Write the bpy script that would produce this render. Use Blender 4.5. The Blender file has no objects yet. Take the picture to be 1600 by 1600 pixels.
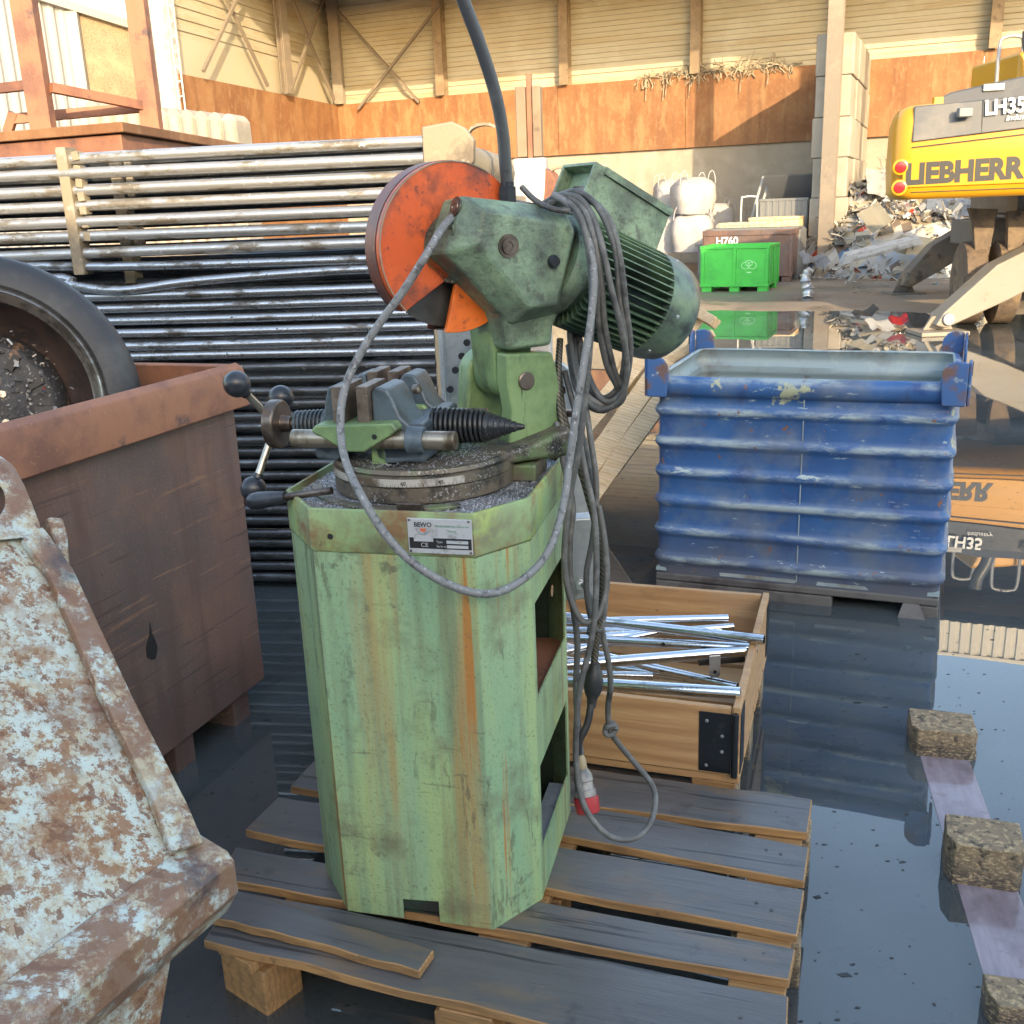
import bpy, bmesh, math, random
from math import sin, cos, pi, radians as R_
from mathutils import Vector as V, Matrix as Mx
random.seed(7)
sc = bpy.context.scene
COL = sc.collection

# ------------------------------------------------------------------ camera
F = 1600.0; EYE = 1.6; PITCH = R_(16.5); ROLL = R_(-2.2)
fw = V((0, cos(PITCH), -sin(PITCH))); rt0 = V((1, 0, 0)); up0 = rt0.cross(fw)
RT = cos(ROLL)*rt0 + sin(ROLL)*up0; UP = -sin(ROLL)*rt0 + cos(ROLL)*up0
cam = bpy.data.cameras.new('camera'); camo = bpy.data.objects.new('camera', cam); COL.objects.link(camo)
m = Mx((RT, UP, -fw)).transposed().to_4x4(); m.translation = (0, 0, EYE); camo.matrix_world = m
cam.sensor_fit = 'HORIZONTAL'; cam.sensor_width = 36; cam.lens = 36.0; cam.clip_start = .05; cam.clip_end = 3000
sc.camera = camo
# ------------------------------------------------------------------ sky, sun, exposure
SUN_EL = R_(17); SUN_DIR = V((.209*cos(SUN_EL), -.977*cos(SUN_EL), sin(SUN_EL))).normalized()
w = bpy.data.worlds.new('World'); sc.world = w; w.use_nodes = True
nt = w.node_tree; bg = nt.nodes['Background']; sk = nt.nodes.new('ShaderNodeTexSky')
sk.sky_type = 'NISHITA'; sk.sun_disc = False; sk.sun_elevation = SUN_EL
sk.sun_rotation = math.atan2(SUN_DIR.x, SUN_DIR.y); sk.air_density = 1.0; sk.dust_density = 1.4; sk.ozone_density = 1.0
nt.links.new(sk.outputs[0], bg.inputs[0]); bg.inputs[1].default_value = .15
sun = bpy.data.lights.new('sun', 'SUN'); sun.energy = 2.0; sun.angle = R_(.53); sun.color = (.80, .66, .46)
suno = bpy.data.objects.new('sun', sun); COL.objects.link(suno)
suno.rotation_euler = (-SUN_DIR).to_track_quat('-Z', 'Y').to_euler(); suno.location = (0, -20, 30)
vs = sc.view_settings; vs.view_transform = 'Standard'; vs.look = 'None'; vs.exposure = 2.45; vs.gamma = 1
vs.use_white_balance = True; vs.white_balance_temperature = 7450; vs.white_balance_tint = 10

# ------------------------------------------------------------------ geometry helpers
def ray(px, py): return fw + RT*((px-800)/F) - UP*((py-800)/F)
O0 = V((0, 0, EYE))
def G(px, py, z=0.): d = ray(px, py); return O0 + d*((z-EYE)/d.z)
def P(px, py, y): d = ray(px, py); return O0 + d*(y/d.y)
def PL(px, py, o, n): d = ray(px, py); return O0 + d*((V(o)-O0).dot(n)/d.dot(n))

def rotz(a): return Mx.Rotation(a, 4, 'Z')
class MB:
    def __init__(s): s.b = bmesh.new()
    def box(s, c, size, rot=None):
        M = Mx.Translation(V(c)) @ (rot.to_4x4() if rot else Mx.Identity(4)) @ Mx.Diagonal((*size, 1))
        bmesh.ops.create_cube(s.b, size=1, matrix=M); return s
    def boxb(s, lo, hi): 
        return s.box([(a+b)/2 for a, b in zip(lo, hi)], [abs(b-a) for a, b in zip(lo, hi)])
    def bar(s, p0, p1, wd, ht, up=(0, 0, 1)):
        p0, p1 = V(p0), V(p1); d = (p1-p0); L = d.length; x = d.normalized(); u = V(up)
        if abs(x.dot(u)) > .98: u = V((0, 1, 0))
        y = u.cross(x).normalized(); z = x.cross(y)
        return s.box((p0+p1)/2, (L, wd, ht), Mx((x, y, z)).transposed())
    def prism(s, pts, dvec):
        dvec = V(dvec); a = [s.b.verts.new(V(p)) for p in pts]; c = [s.b.verts.new(V(p)+dvec) for p in pts]
        n = len(a); fs = [s.b.faces.new(a), s.b.faces.new(c[::-1])]
        for i in range(n): fs.append(s.b.faces.new((a[i], c[i], c[(i+1) % n], a[(i+1) % n])))
        bmesh.ops.recalc_face_normals(s.b, faces=fs); return s
    def loft(s, rings, cap=True, closed=True):
        vr = [[s.b.verts.new(V(p)) for p in r] for r in rings]; fs = []
        for A, B in zip(vr, vr[1:]):
            n = len(A)
            for i in range(n if closed else n-1):
                fs.append(s.b.faces.new((A[i], A[(i+1) % n], B[(i+1) % n], B[i])))
        if cap: fs.append(s.b.faces.new(vr[0][::-1])); fs.append(s.b.faces.new(vr[-1]))
        if len(s.b.faces) < 9000: bmesh.ops.recalc_face_normals(s.b, faces=fs)
        return s
    def lathe(s, p0, ax, prof, seg=32, cap=True):
        # prof: list of (distance along axis, radius)
        ax = V(ax).normalized(); x = ax.orthogonal().normalized(); y = ax.cross(x); p0 = V(p0)
        return s.loft([[p0+ax*d+(x*cos(2*pi*i/seg)+y*sin(2*pi*i/seg))*max(r, 1e-4) for i in range(seg)] for d, r in prof], cap)
    def cyl(s, p0, p1, r, r1=None, seg=24):
        p0, p1 = V(p0), V(p1); return s.lathe(p0, p1-p0, [(0, r), ((p1-p0).length, r if r1 is None else r1)], seg)
    def tube(s, path, r, seg=10, smooth=0):
        pts = [V(p) for p in path]
        if smooth:
            out = []
            for i in range(len(pts)-1):
                a = pts[max(i-1, 0)]; b_ = pts[i]; c = pts[i+1]; d = pts[min(i+2, len(pts)-1)]
                for k in range(smooth):
                    t = k/smooth
                    out.append(.5*((2*b_)+(c-a)*t+(2*a-5*b_+4*c-d)*t*t+(3*b_-a-3*c+d)*t**3))
            out.append(pts[-1]); pts = out
        rings = []; nrm = None
        for i, p in enumerate(pts):
            tg = (pts[min(i+1, len(pts)-1)]-pts[max(i-1, 0)]).normalized()
            if nrm is None: nrm = tg.orthogonal().normalized()
            else:
                nrm = (nrm - tg*nrm.dot(tg)); nrm = nrm.normalized() if nrm.length > 1e-6 else tg.orthogonal().normalized()
            bn = tg.cross(nrm)
            rr = r(i/(len(pts)-1)) if callable(r) else r
            rings.append([p+(nrm*cos(2*pi*k/seg)+bn*sin(2*pi*k/seg))*rr for k in range(seg)])
        return s.loft(rings)
    def sphere(s, c, r, seg=24, sc_=(1, 1, 1)):
        bmesh.ops.create_uvsphere(s.b, u_segments=seg, v_segments=seg//2, radius=r, matrix=Mx.Translation(V(c)) @ Mx.Diagonal((*sc_, 1))); return s
    def plate(s, outer, holes_boxes=None): pass
    def xf(s, M): s.b.transform(M); return s
    def obj(s, name, mat, parent=None, bevel=0, seg=2, ang=38):
        me = bpy.data.meshes.new(name)
        s.b.normal_update()
        for f in s.b.faces: f.smooth = True
        ca = R_(ang)
        for e in s.b.edges:
            if len(e.link_faces) == 2: e.smooth = e.calc_face_angle(0) < ca
        s.b.to_mesh(me); s.b.free()
        o = bpy.data.objects.new(name, me); COL.objects.link(o)
        for mm in (mat if isinstance(mat, (list, tuple)) else [mat]): me.materials.append(mm)
        if parent: o.parent = parent
        if bevel:
            bm_ = o.modifiers.new('bevel', 'BEVEL'); bm_.width = bevel; bm_.segments = seg; bm_.limit_method = 'ANGLE'
            bm_.angle_limit = R_(35); bm_.harden_normals = True; bm_.use_clamp_overlap = True
        return o
def thing(name, label, cat, loc=(0, 0, 0), yaw=0, group=None):
    o = bpy.data.objects.new(name, None); COL.objects.link(o); o.location = loc; o.rotation_euler = (0, 0, yaw)
    o.empty_display_size = .1
    o['label'] = label; o['category'] = cat
    if group: o['group'] = group
    return o
def tag(o, label, cat, group=None):
    o['label'] = label; o['category'] = cat
    if group: o['group'] = group
    return o
def local(t):
    M = (Mx.Translation(t.location) @ rotz(t.rotation_euler.z)).inverted()
    return lambda p: M @ V(p)
def text_mesh(s, size, mat, parent, name, origin, xdir, ydir, thick=.002, bold=0., align='LEFT', width=None, shear=0):
    c = bpy.data.curves.new('tmp', 'FONT'); c.body = s; c.size = size; c.extrude = thick/2; c.offset = bold; c.align_x = align; c.shear = shear
    c.resolution_u = 4
    o = bpy.data.objects.new('tmp', c); COL.objects.link(o); bpy.context.view_layer.update()
    dg = bpy.context.evaluated_depsgraph_get(); me = bpy.data.meshes.new_from_object(o.evaluated_get(dg))
    bpy.data.objects.remove(o)
    x = V(xdir).normalized(); y = V(ydir); y = (y - x*y.dot(x)).normalized(); z = x.cross(y)
    if width:
        xs = [v.co.x for v in me.vertices]; k = width/(max(xs)-min(xs)); me.transform(Mx.Diagonal((k, 1, 1, 1)))
    M = Mx((x, y, z)).transposed().to_4x4(); M.translation = V(origin); me.transform(M)
    ob = bpy.data.objects.new(name, me); COL.objects.link(ob); me.materials.clear(); me.materials.append(mat)
    if parent: ob.parent = parent
    return ob

# ------------------------------------------------------------------ materials
def mat(name, col, rough=.6, metal=0., layers=(), bump=None, spec=.5, rvar=None):
    """layers: dict(c=colour, s=scale, lo, hi, st=(sx,sy,sz), d=detail, k=strength, kind='noise'|'vor', m=metal at layer, r=rough at layer)"""
    M = bpy.data.materials.new(name); M.use_nodes = True; n = M.node_tree.nodes; l = M.node_tree.links
    p = n['Principled BSDF']; p.inputs['Roughness'].default_value = rough; p.inputs['Metallic'].default_value = metal
    p.inputs['Specular IOR Level'].default_value = spec
    tc = n.new('ShaderNodeTexCoord')
    def rgb(c): r = n.new('ShaderNodeRGB'); r.outputs[0].default_value = (*c, 1); return r.outputs[0]
    def val(x): r = n.new('ShaderNodeValue'); r.outputs[0].default_value = x; return r.outputs[0]
    cur = rgb(col); rcur = val(rough); mcur = val(metal)
    def tex(L):
        mp = n.new('ShaderNodeMapping'); mp.inputs['Scale'].default_value = L.get('st', (1, 1, 1)); mp.inputs['Location'].default_value = L.get('o', (0, 0, 0))
        mp.inputs['Rotation'].default_value = L.get('rot', (0, 0, 0))
        l.new(tc.outputs['Object'], mp.inputs[0])
        if L.get('kind') == 'vor':
            t = n.new('ShaderNodeTexVoronoi'); t.inputs['Scale'].default_value = L['s']; l.new(mp.outputs[0], t.inputs['Vector']); return t.outputs[L.get('out', 'Distance')]
        if L.get('kind') == 'crack':
            t = n.new('ShaderNodeTexVoronoi'); t.feature = 'DISTANCE_TO_EDGE'; t.inputs['Scale'].default_value = L['s']; l.new(mp.outputs[0], t.inputs['Vector']); return t.outputs[0]
        if L.get('kind') == 'wave':
            t = n.new('ShaderNodeTexWave'); t.inputs['Scale'].default_value = L['s']; t.inputs['Distortion'].default_value = L.get('dist', 3); t.inputs['Detail'].default_value = 3
            t.bands_direction = L.get('dir', 'Z'); t.inputs['Detail Scale'].default_value = L.get('ds', 1.)
            l.new(mp.outputs[0], t.inputs['Vector']); return t.outputs['Fac']
        if L.get('kind') == 'vein':
            t = n.new('ShaderNodeTexNoise'); t.inputs['Scale'].default_value = L['s']; t.inputs['Detail'].default_value = L.get('d', 3); t.inputs['Distortion'].default_value = L.get('dist', .6); l.new(mp.outputs[0], t.inputs['Vector'])
            a = n.new('ShaderNodeMath'); a.operation = 'SUBTRACT'; a.inputs[1].default_value = .5; l.new(t.outputs['Fac'], a.inputs[0]); b = n.new('ShaderNodeMath'); b.operation = 'ABSOLUTE'; l.new(a.outputs[0], b.inputs[0]); return b.outputs[0]
        if L.get('kind') == 'axis':
            sx = n.new('ShaderNodeSeparateXYZ'); l.new(mp.outputs[0], sx.inputs[0])
            nz = n.new('ShaderNodeTexNoise'); nz.inputs['Scale'].default_value = L['s']; nz.inputs['Detail'].default_value = 5; l.new(tc.outputs['Object'], nz.inputs['Vector'])
            a = n.new('ShaderNodeMath'); a.operation = 'MULTIPLY_ADD'; a.inputs[1].default_value = L.get('amp', .3); l.new(nz.outputs['Fac'], a.inputs[0]); l.new(sx.outputs[L.get('ax', 2)], a.inputs[2]); return a.outputs[0]
        t = n.new('ShaderNodeTexNoise'); t.inputs['Scale'].default_value = L['s']; t.inputs['Detail'].default_value = L.get('d', 6)
        t.inputs['Roughness'].default_value = L.get('rg', .62); t.inputs['Distortion'].default_value = L.get('dist', 0); l.new(mp.outputs[0], t.inputs['Vector']); return t.outputs['Fac']
    for L in layers:
        f = tex(L); mr = n.new('ShaderNodeMapRange'); mr.inputs[1].default_value = L['lo']; mr.inputs[2].default_value = L['hi']
        mr.inputs[3].default_value = 0; mr.inputs[4].default_value = L.get('k', 1.); l.new(f, mr.inputs[0]); fac = mr.outputs[0]
        if 'mask' in L:
            K = L['mask']; f2 = tex(K); m2 = n.new('ShaderNodeMapRange'); m2.inputs[1].default_value = K['lo']; m2.inputs[2].default_value = K['hi']; l.new(f2, m2.inputs[0])
            mu = n.new('ShaderNodeMath'); mu.operation = 'MULTIPLY'; l.new(fac, mu.inputs[0]); l.new(m2.outputs[0], mu.inputs[1]); fac = mu.outputs[0]
        mx = n.new('ShaderNodeMix'); mx.data_type = 'RGBA'; l.new(fac, mx.inputs[0]); l.new(cur, mx.inputs[6]); mx.inputs[7].default_value = (*L['c'], 1); cur = mx.outputs[2]
        for key, attr in (('r', 'r'), ('m', 'm')):
            if key in L:
                mf = n.new('ShaderNodeMix'); mf.data_type = 'FLOAT'; l.new(fac, mf.inputs[0]); l.new(rcur if key == 'r' else mcur, mf.inputs[2]); mf.inputs[3].default_value = L[key]
                if key == 'r': rcur = mf.outputs[0]
                else: mcur = mf.outputs[0]
    l.new(cur, p.inputs['Base Color']); l.new(rcur, p.inputs['Roughness']); l.new(mcur, p.inputs['Metallic'])
    if bump:
        prev = None
        for s_, st, *rest in bump:
            L = dict(s=s_, d=4, st=rest[0] if rest else (1, 1, 1)); f = tex(L)
            b = n.new('ShaderNodeBump'); b.inputs['Strength'].default_value = st; b.inputs['Distance'].default_value = .01; l.new(f, b.inputs['Height'])
            if prev: l.new(prev, b.inputs['Normal'])
            prev = b.outputs[0]
        l.new(prev, p.inputs['Normal'])
    return M
RUSTD = (.10, .045, .028); RUST = (.22, .095, .045); RUSTO = (.42, .19, .07)
GRN = (.20, .33, .17)
m_green = mat('worn_green_paint', (.26, .385, .215), .5, layers=[
    dict(c=(.20, .34, .20), s=5, lo=.4, hi=.62, st=(1, 1, .35)),
    dict(c=(.33, .42, .17), s=4, lo=.48, hi=.66, st=(2.5, 2.5, .3), o=(3, 1, 0), k=.75),
    dict(c=(.13, .125, .07), s=9, lo=.50, hi=.70, st=(2.2, 2.2, .10), k=.72),
    dict(c=(.35, .22, .08), s=8, lo=.56, hi=.68, st=(1.6, 1.6, .07), o=(7, 2, 1), k=.7, r=.8),
    dict(c=(.38, .15, .03), s=16, lo=.61, hi=.66, st=(1.5, 1.5, .04), o=(1.6, 5, 2), k=.9, r=.85),
    dict(c=(.12, .10, .06), s=7, lo=.53, hi=.68, o=(5, 2, 8), k=.6),
    dict(c=(.06, .06, .045), s=22, lo=.58, hi=.66, k=.6, mask=dict(s=3, lo=.46, hi=.6, o=(2, 2, 8))),
    dict(c=(.07, .06, .04), s=38, lo=.57, hi=.60, st=(1.4, 1.4, .25), rot=(.4, .5, .6), o=(9, 1, 4), k=.55, mask=dict(s=4, lo=.5, hi=.6, o=(1, 9, 3))),
    dict(c=(.07, .07, .045), s=42, lo=.62, hi=.66, st=(.3, 1.4, 1.4), rot=(.2, .8, .1), o=(3, 4, 4), k=.5, mask=dict(s=4, lo=.5, hi=.6, o=(6, 3, 3))),
    dict(c=(.10, .085, .05), s=34, lo=.655, hi=.675, st=(.2, 2, 2), rot=(.3, .9, .2), o=(4, 8, 1), k=.5, mask=dict(s=4, lo=.45, hi=.56, o=(1, 2, 3))), dict(c=(.10, .085, .05), s=34, lo=.655, hi=.675, st=(.2, 2, 2), rot=(.2, -.9, .4), o=(1, 4, 1), k=.5, mask=dict(s=4, lo=.45, hi=.56, o=(7, 2, 3))),
    dict(c=(.09, .08, .05), s=150, lo=.58, hi=.66, k=.5)],
    bump=[(120, .14), (30, .06)])
m_greenband = mat('rust_stained_green_paint', (.24, .35, .16), .5, layers=[
    dict(c=(.15, .14, .08), s=7, lo=.44, hi=.62, st=(1, 1, .8), k=.85),
    dict(c=(.32, .42, .11), s=9, lo=.52, hi=.64, o=(4, 4, 1), k=.7),
    dict(c=(.20, .10, .045), s=7, lo=.50, hi=.62, st=(1, 1, 1.1), o=(.35, 2, 5), k=.9, r=.8),
    dict(c=(.05, .045, .035), s=30, lo=.62, hi=.7, k=.7)], bump=[(140, .12), (35, .08)])
m_darkgreen = mat('oily_dark_green_paint', (.055, .115, .075), .38, layers=[
    dict(c=(.15, .24, .14), s=6, lo=.46, hi=.66, k=.85),
    dict(c=(.022, .025, .022), s=5, lo=.50, hi=.68, o=(3, 3, 3), k=.9),
    dict(c=(.08, .09, .06), s=60, lo=.58, hi=.7, k=.6)], bump=[(70, .16), (230, .08)])
m_gear = mat('cast_green_gearbox_paint', (.19, .285, .18), .40, layers=[
    dict(c=(.25, .35, .22), s=7, lo=.45, hi=.62, k=.8),
    dict(c=(.08, .11, .08), s=7, lo=.45, hi=.62, o=(2, .5, 3), k=.9),
    dict(c=(.03, .035, .035), s=4.5, lo=.50, hi=.66, o=(5.2, 2, 0), k=.9),
    dict(c=(.05, .05, .045), s=30, lo=.56, hi=.66, o=(1, 2, 0), k=.6),
    dict(c=(.09, .085, .06), s=120, lo=.57, hi=.66, k=.6)], bump=[(75, .35), (260, .15)])
m_motor = mat('oily_green_motor_paint', (.07, .125, .075), .42, layers=[
    dict(c=(.15, .23, .12), s=9, lo=.48, hi=.66, k=.8),
    dict(c=(.015, .018, .018), s=7, lo=.5, hi=.66, o=(2, 2, 2), k=.8)], bump=[(90, .15)])
m_cowl = mat('greasy_grey_green_cowl', (.085, .125, .105), .36, .1, layers=[dict(c=(.14, .215, .14), s=9, lo=.46, hi=.6), dict(c=(.035, .037, .037), s=14, lo=.5, hi=.64, k=.8)], bump=[(60, .1)])
m_orange = mat('worn_orange_guard_paint', (.62, .10, .018), .45, layers=[
    dict(c=(.50, .065, .012), s=5, lo=.4, hi=.65),
    dict(c=(.12, .035, .022), s=9, lo=.46, hi=.60, o=(2, 0, 4), k=.85),
    dict(c=(.07, .055, .05), s=5, lo=.53, hi=.66, o=(3.3, 1, 1.5), k=.8),
    dict(c=(.05, .02, .02), s=55, lo=.60, hi=.68, k=.7)], bump=[(90, .08)])
m_guardrim = mat('grimy_dark_red_rim', (.17, .045, .025), .5, layers=[dict(c=(.035, .03, .035), s=8, lo=.42, hi=.62), dict(c=(.45, .09, .03), s=14, lo=.62, hi=.7, k=.7)], bump=[(80, .1)])
m_guardbright = mat('clean_orange_guard_paint', (.75, .155, .02), .42, layers=[dict(c=(.45, .07, .012), s=8, lo=.5, hi=.7), dict(c=(.04, .02, .02), s=40, lo=.62, hi=.69, k=.8), dict(c=(.12, .03, .02), s=10, lo=.58, hi=.7, k=.8)], bump=[(90, .06)])
m_blade = mat('dark_saw_blade_steel', (.10, .10, .095), .38, .7, layers=[dict(c=(.05, .045, .04), s=20, lo=.4, hi=.7)])
m_bluegrey = mat('blue_grey_vise_paint', (.075, .105, .125), .42, layers=[dict(c=(.03, .04, .045), s=12, lo=.48, hi=.66), dict(c=(.16, .19, .2), s=40, lo=.64, hi=.7, k=.6)], bump=[(80, .12)])
m_jaw = mat('brown_oxidised_jaw_steel', (.22, .175, .14), .48, .55, layers=[dict(c=(.10, .07, .055), s=22, lo=.4, hi=.62), dict(c=(.07, .05, .04), s=90, lo=.6, hi=.66, st=(.2, 1, 3), k=.7)])
m_barsteel = mat('worn_bright_bar_steel', (.36, .31, .24), .33, .85, layers=[dict(c=(.12, .09, .06), s=16, lo=.45, hi=.65, st=(2, 1, 1), r=.55)])
m_spring = mat('oily_black_bellows', (.022, .024, .026), .35, .2, layers=[dict(c=(.13, .13, .14), s=120, lo=.62, hi=.66, k=.8)])
m_knob = mat('black_bakelite', (.018, .021, .027), .3, layers=[dict(c=(.05, .055, .065), s=14, lo=.5, hi=.7, r=.5)])
m_rod = mat('satin_steel_rod', (.50, .47, .40), .32, .9, layers=[dict(c=(.28, .24, .19), s=30, lo=.5, hi=.7)])
m_hub = mat('browned_steel_hub', (.21, .17, .14), .36, .8, layers=[dict(c=(.08, .06, .05), s=16, lo=.42, hi=.62)])
m_scale = mat('worn_white_scale', (.50, .47, .42), .4, .3, layers=[dict(c=(.12, .085, .06), s=14, lo=.5, hi=.62), dict(c=(.2, .16, .12), s=60, lo=.6, hi=.68)])
m_swivel = mat('oily_brown_casting', (.14, .115, .085), .45, .3, layers=[dict(c=(.13, .19, .08), s=9, lo=.52, hi=.62, k=.9), dict(c=(.03, .028, .026), s=16, lo=.5, hi=.65), dict(c=(.4, .4, .4), s=180, lo=.57, hi=.61, k=.8, mask=dict(s=8, lo=.45, hi=.6))], bump=[(120, .2)])
m_swarfbed = mat('swarf_covered_table', (.20, .20, .205), .5, .3, layers=[
    dict(c=(.46, .47, .49), s=230, lo=.52, hi=.58, m=.7, r=.35), dict(c=(.05, .05, .05), s=190, lo=.57, hi=.62, o=(3, 3, 3)),
    dict(c=(.20, .14, .09), s=9, lo=.55, hi=.66, k=.6), dict(c=(.07, .065, .06), s=7, lo=.54, hi=.66, o=(4, 4, 0), k=.7)], bump=[(230, .7), (60, .3)])
m_swarf = mat('steel_chips', (.62, .63, .66), .35, .5)
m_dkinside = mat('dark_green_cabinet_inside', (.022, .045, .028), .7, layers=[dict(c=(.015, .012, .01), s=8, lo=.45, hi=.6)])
m_plate = mat('printed_aluminium_plate', (.55, .56, .57), .32, .35, layers=[dict(c=(.33, .33, .34), s=30, lo=.55, hi=.68), dict(c=(.25, .24, .22), s=90, lo=.62, hi=.68, k=.6)])
m_ink = mat('black_ink', (.016, .016, .018), .45)
m_inkgreen = mat('green_ink', (.13, .30, .21), .5)
m_inkorange = mat('orange_ink', (.55, .13, .05), .5)
m_white = mat('dirty_white_paint', (.45, .45, .44), .45, layers=[dict(c=(.30, .28, .26), s=6, lo=.5, hi=.66)])
m_cable = mat('grey_rubber_cable', (.085, .085, .08), .55, layers=[dict(c=(.17, .17, .16), s=35, lo=.48, hi=.66, k=.8), dict(c=(.035, .035, .035), s=16, lo=.55, hi=.66)], bump=[(300, .1)])
m_cablelight = mat('swarf_dusted_grey_cable', (.17, .175, .175), .55, layers=[dict(c=(.06, .06, .06), s=50, lo=.52, hi=.64), dict(c=(.33, .34, .35), s=110, lo=.58, hi=.66)], bump=[(300, .15)])
m_hose = mat('braided_metal_conduit', (.16, .145, .11), .45, .6, layers=[dict(c=(.05, .045, .035), s=55, lo=.3, hi=.7, kind='wave', dir='DIAGONAL', dist=.5)])
m_black = mat('black_rubber', (.018, .019, .02), .5, layers=[dict(c=(.05, .05, .05), s=20, lo=.5, hi=.7)])
m_lever = mat('grey_plastic_lever_sleeve', (.045, .05, .055), .36, layers=[dict(c=(.09, .095, .10), s=9, lo=.5, hi=.66), dict(c=(.025, .025, .025), s=50, lo=.6, hi=.66)])
m_red = mat('red_plug_plastic', (.36, .03, .035), .4, layers=[dict(c=(.12, .03, .03), s=14, lo=.5, hi=.7)])
m_plugcap = mat('grimy_clear_grey_plug', (.27, .26, .24), .35, layers=[dict(c=(.09, .085, .08), s=12, lo=.46, hi=.62)])
m_beige = mat('yellowed_gland', (.30, .24, .14), .5)
def wood(name, a, b, dark, grain=(1, 14, 14), wet=.5, k=.8, rough=.55):
    return mat(name, a, rough, layers=[dict(c=b, s=3, lo=.35, hi=.65, st=grain, d=8), dict(c=dark, s=2.2, lo=.52, hi=.75, st=(grain[0]*.6, grain[1]*.35, grain[2]*.35), o=(2, 2, 2), k=k),
        dict(c=tuple(x*.45 for x in dark), s=11, lo=.66, hi=.72, k=.6), dict(c=tuple(x*.6 for x in b), s=5, lo=.62, hi=.95, kind='wave', dir='Y', dist=6, st=(.25, 5, 5), ds=1.5, k=.5)], bump=[(8, .25, grain)])
m_pallet = mat('wet_grey_pallet_wood', (.082, .080, .080), .33, layers=[
    dict(c=(.105, .103, .102), s=3, lo=.35, hi=.65, st=(.6, 5, 5)), dict(c=(.055, .054, .054), s=4, lo=.52, hi=.7, st=(.4, 10, 10), o=(2, 2, 2), k=.7), dict(c=(.17, .115, .07), s=4, lo=.53, hi=.66, st=(.8, 2, 2), o=(4, 0, 1), k=.7), dict(c=(.025, .025, .027), s=6, lo=.60, hi=.63, st=(.25, 9, 9), o=(1, 3, 1), k=.8),
    dict(c=(.03, .03, .032), s=9, lo=.60, hi=.70, o=(7, 3, 1), k=.6), dict(c=(.30, .30, .31), s=170, lo=.69, hi=.72, k=.7)], bump=[(8, .10, (1.2, 16, 16)), (60, .05)])
m_palletside = wood('sawn_orange_board_edge', (.40, .22, .085), (.27, .15, .065), (.12, .07, .035), (1.2, 9, 16))
m_collar = mat('fresh_pine_board', (.50, .31, .15), .5, layers=[dict(c=(.40, .22, .10), s=3, lo=.35, hi=.65, st=(.7, 9, 9), d=8), dict(c=(.33, .17, .075), s=2.2, lo=.35, hi=.95, kind='wave', dir='Z', dist=7, st=(.5, 3, 3), ds=1.2, k=.6), dict(c=(.20, .12, .065), s=6, lo=.60, hi=.72, d=8, st=(.6, 1, 1.4), o=(2, 2, 2), k=.8), dict(c=(.12, .065, .035), s=14, lo=.67, hi=.71, k=.8, o=(5, 1, 1)), dict(c=(.36, .27, .18), s=2, lo=.52, hi=.68, o=(7, 3, 1), k=.6)], bump=[(8, .2, (1, 13, 13))])
m_palewood = wood('pale_splintered_pine', (.68, .52, .32), (.58, .41, .22), (.25, .16, .09), (1, 12, 12), k=.5)
m_block = mat('pressed_chip_block', (.21, .155, .095), .75, layers=[
    dict(c=(.07, .055, .045), s=12, lo=.075, hi=.045, kind='axis', amp=.04, k=.8, r=.35),
    dict(c=(.40, .30, .17), s=70, lo=.5, hi=.62, st=(1, 1, 2.4)), dict(c=(.07, .055, .04), s=45, lo=.55, hi=.64, o=(1, 1, 1)), dict(c=(.05, .045, .04), s=8, lo=.56, hi=.68, o=(3, 0, 2), k=.85)], bump=[(70, .8), (25, .4)])
m_subboard = mat('soaked_pale_board', (.25, .21, .235), .12, layers=[dict(c=(.10, .085, .09), s=5, lo=.48, hi=.66, d=10, k=.9), dict(c=(.19, .15, .17), s=6, lo=.42, hi=.66, st=(7, 1, 1)), dict(c=(.14, .09, .08), s=16, lo=.6, hi=.72)])
m_rustbin = mat('rusty_brown_bin_steel', (.145, .080, .062), .62, layers=[
    dict(c=(.115, .085, .08), s=2.2, lo=.45, hi=.60, k=.9), dict(c=(.20, .105, .07), s=4, lo=.50, hi=.66, o=(3, 3, 1), k=.6),
    dict(c=(.075, .06, .06), s=1.3, lo=.5, hi=.62, o=(0, 2.2, .6), k=.75), dict(c=(.26, .14, .08), s=150, lo=.55, hi=.66, k=.5), dict(c=(.04, .025, .02), s=40, lo=.66, hi=.71, k=.7), dict(c=(.06, .04, .035), s=22, lo=.61, hi=.63, st=(1, .1, 2.5), rot=(.5, 0, 0), k=.7), dict(c=(.27, .14, .085), s=18, lo=.62, hi=.64, st=(1, .1, 2.5), rot=(-.4, 0, 0), o=(2, 2, 2), k=.6), dict(c=(.09, .05, .04), s=6, lo=.5, hi=.66, st=(1, 2, .25), o=(4, 4, 1), k=.6)], bump=[(140, .15), (5, .08)])
m_rustrim = mat('bright_rust_rim_steel', (.29, .125, .07), .6, layers=[dict(c=(.17, .075, .05), s=5, lo=.45, hi=.62), dict(c=(.09, .055, .05), s=7, lo=.62, hi=.7, o=(2, 2, 5)), dict(c=(.36, .18, .09), s=130, lo=.6, hi=.68, k=.7)], bump=[(140, .12)])
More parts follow.
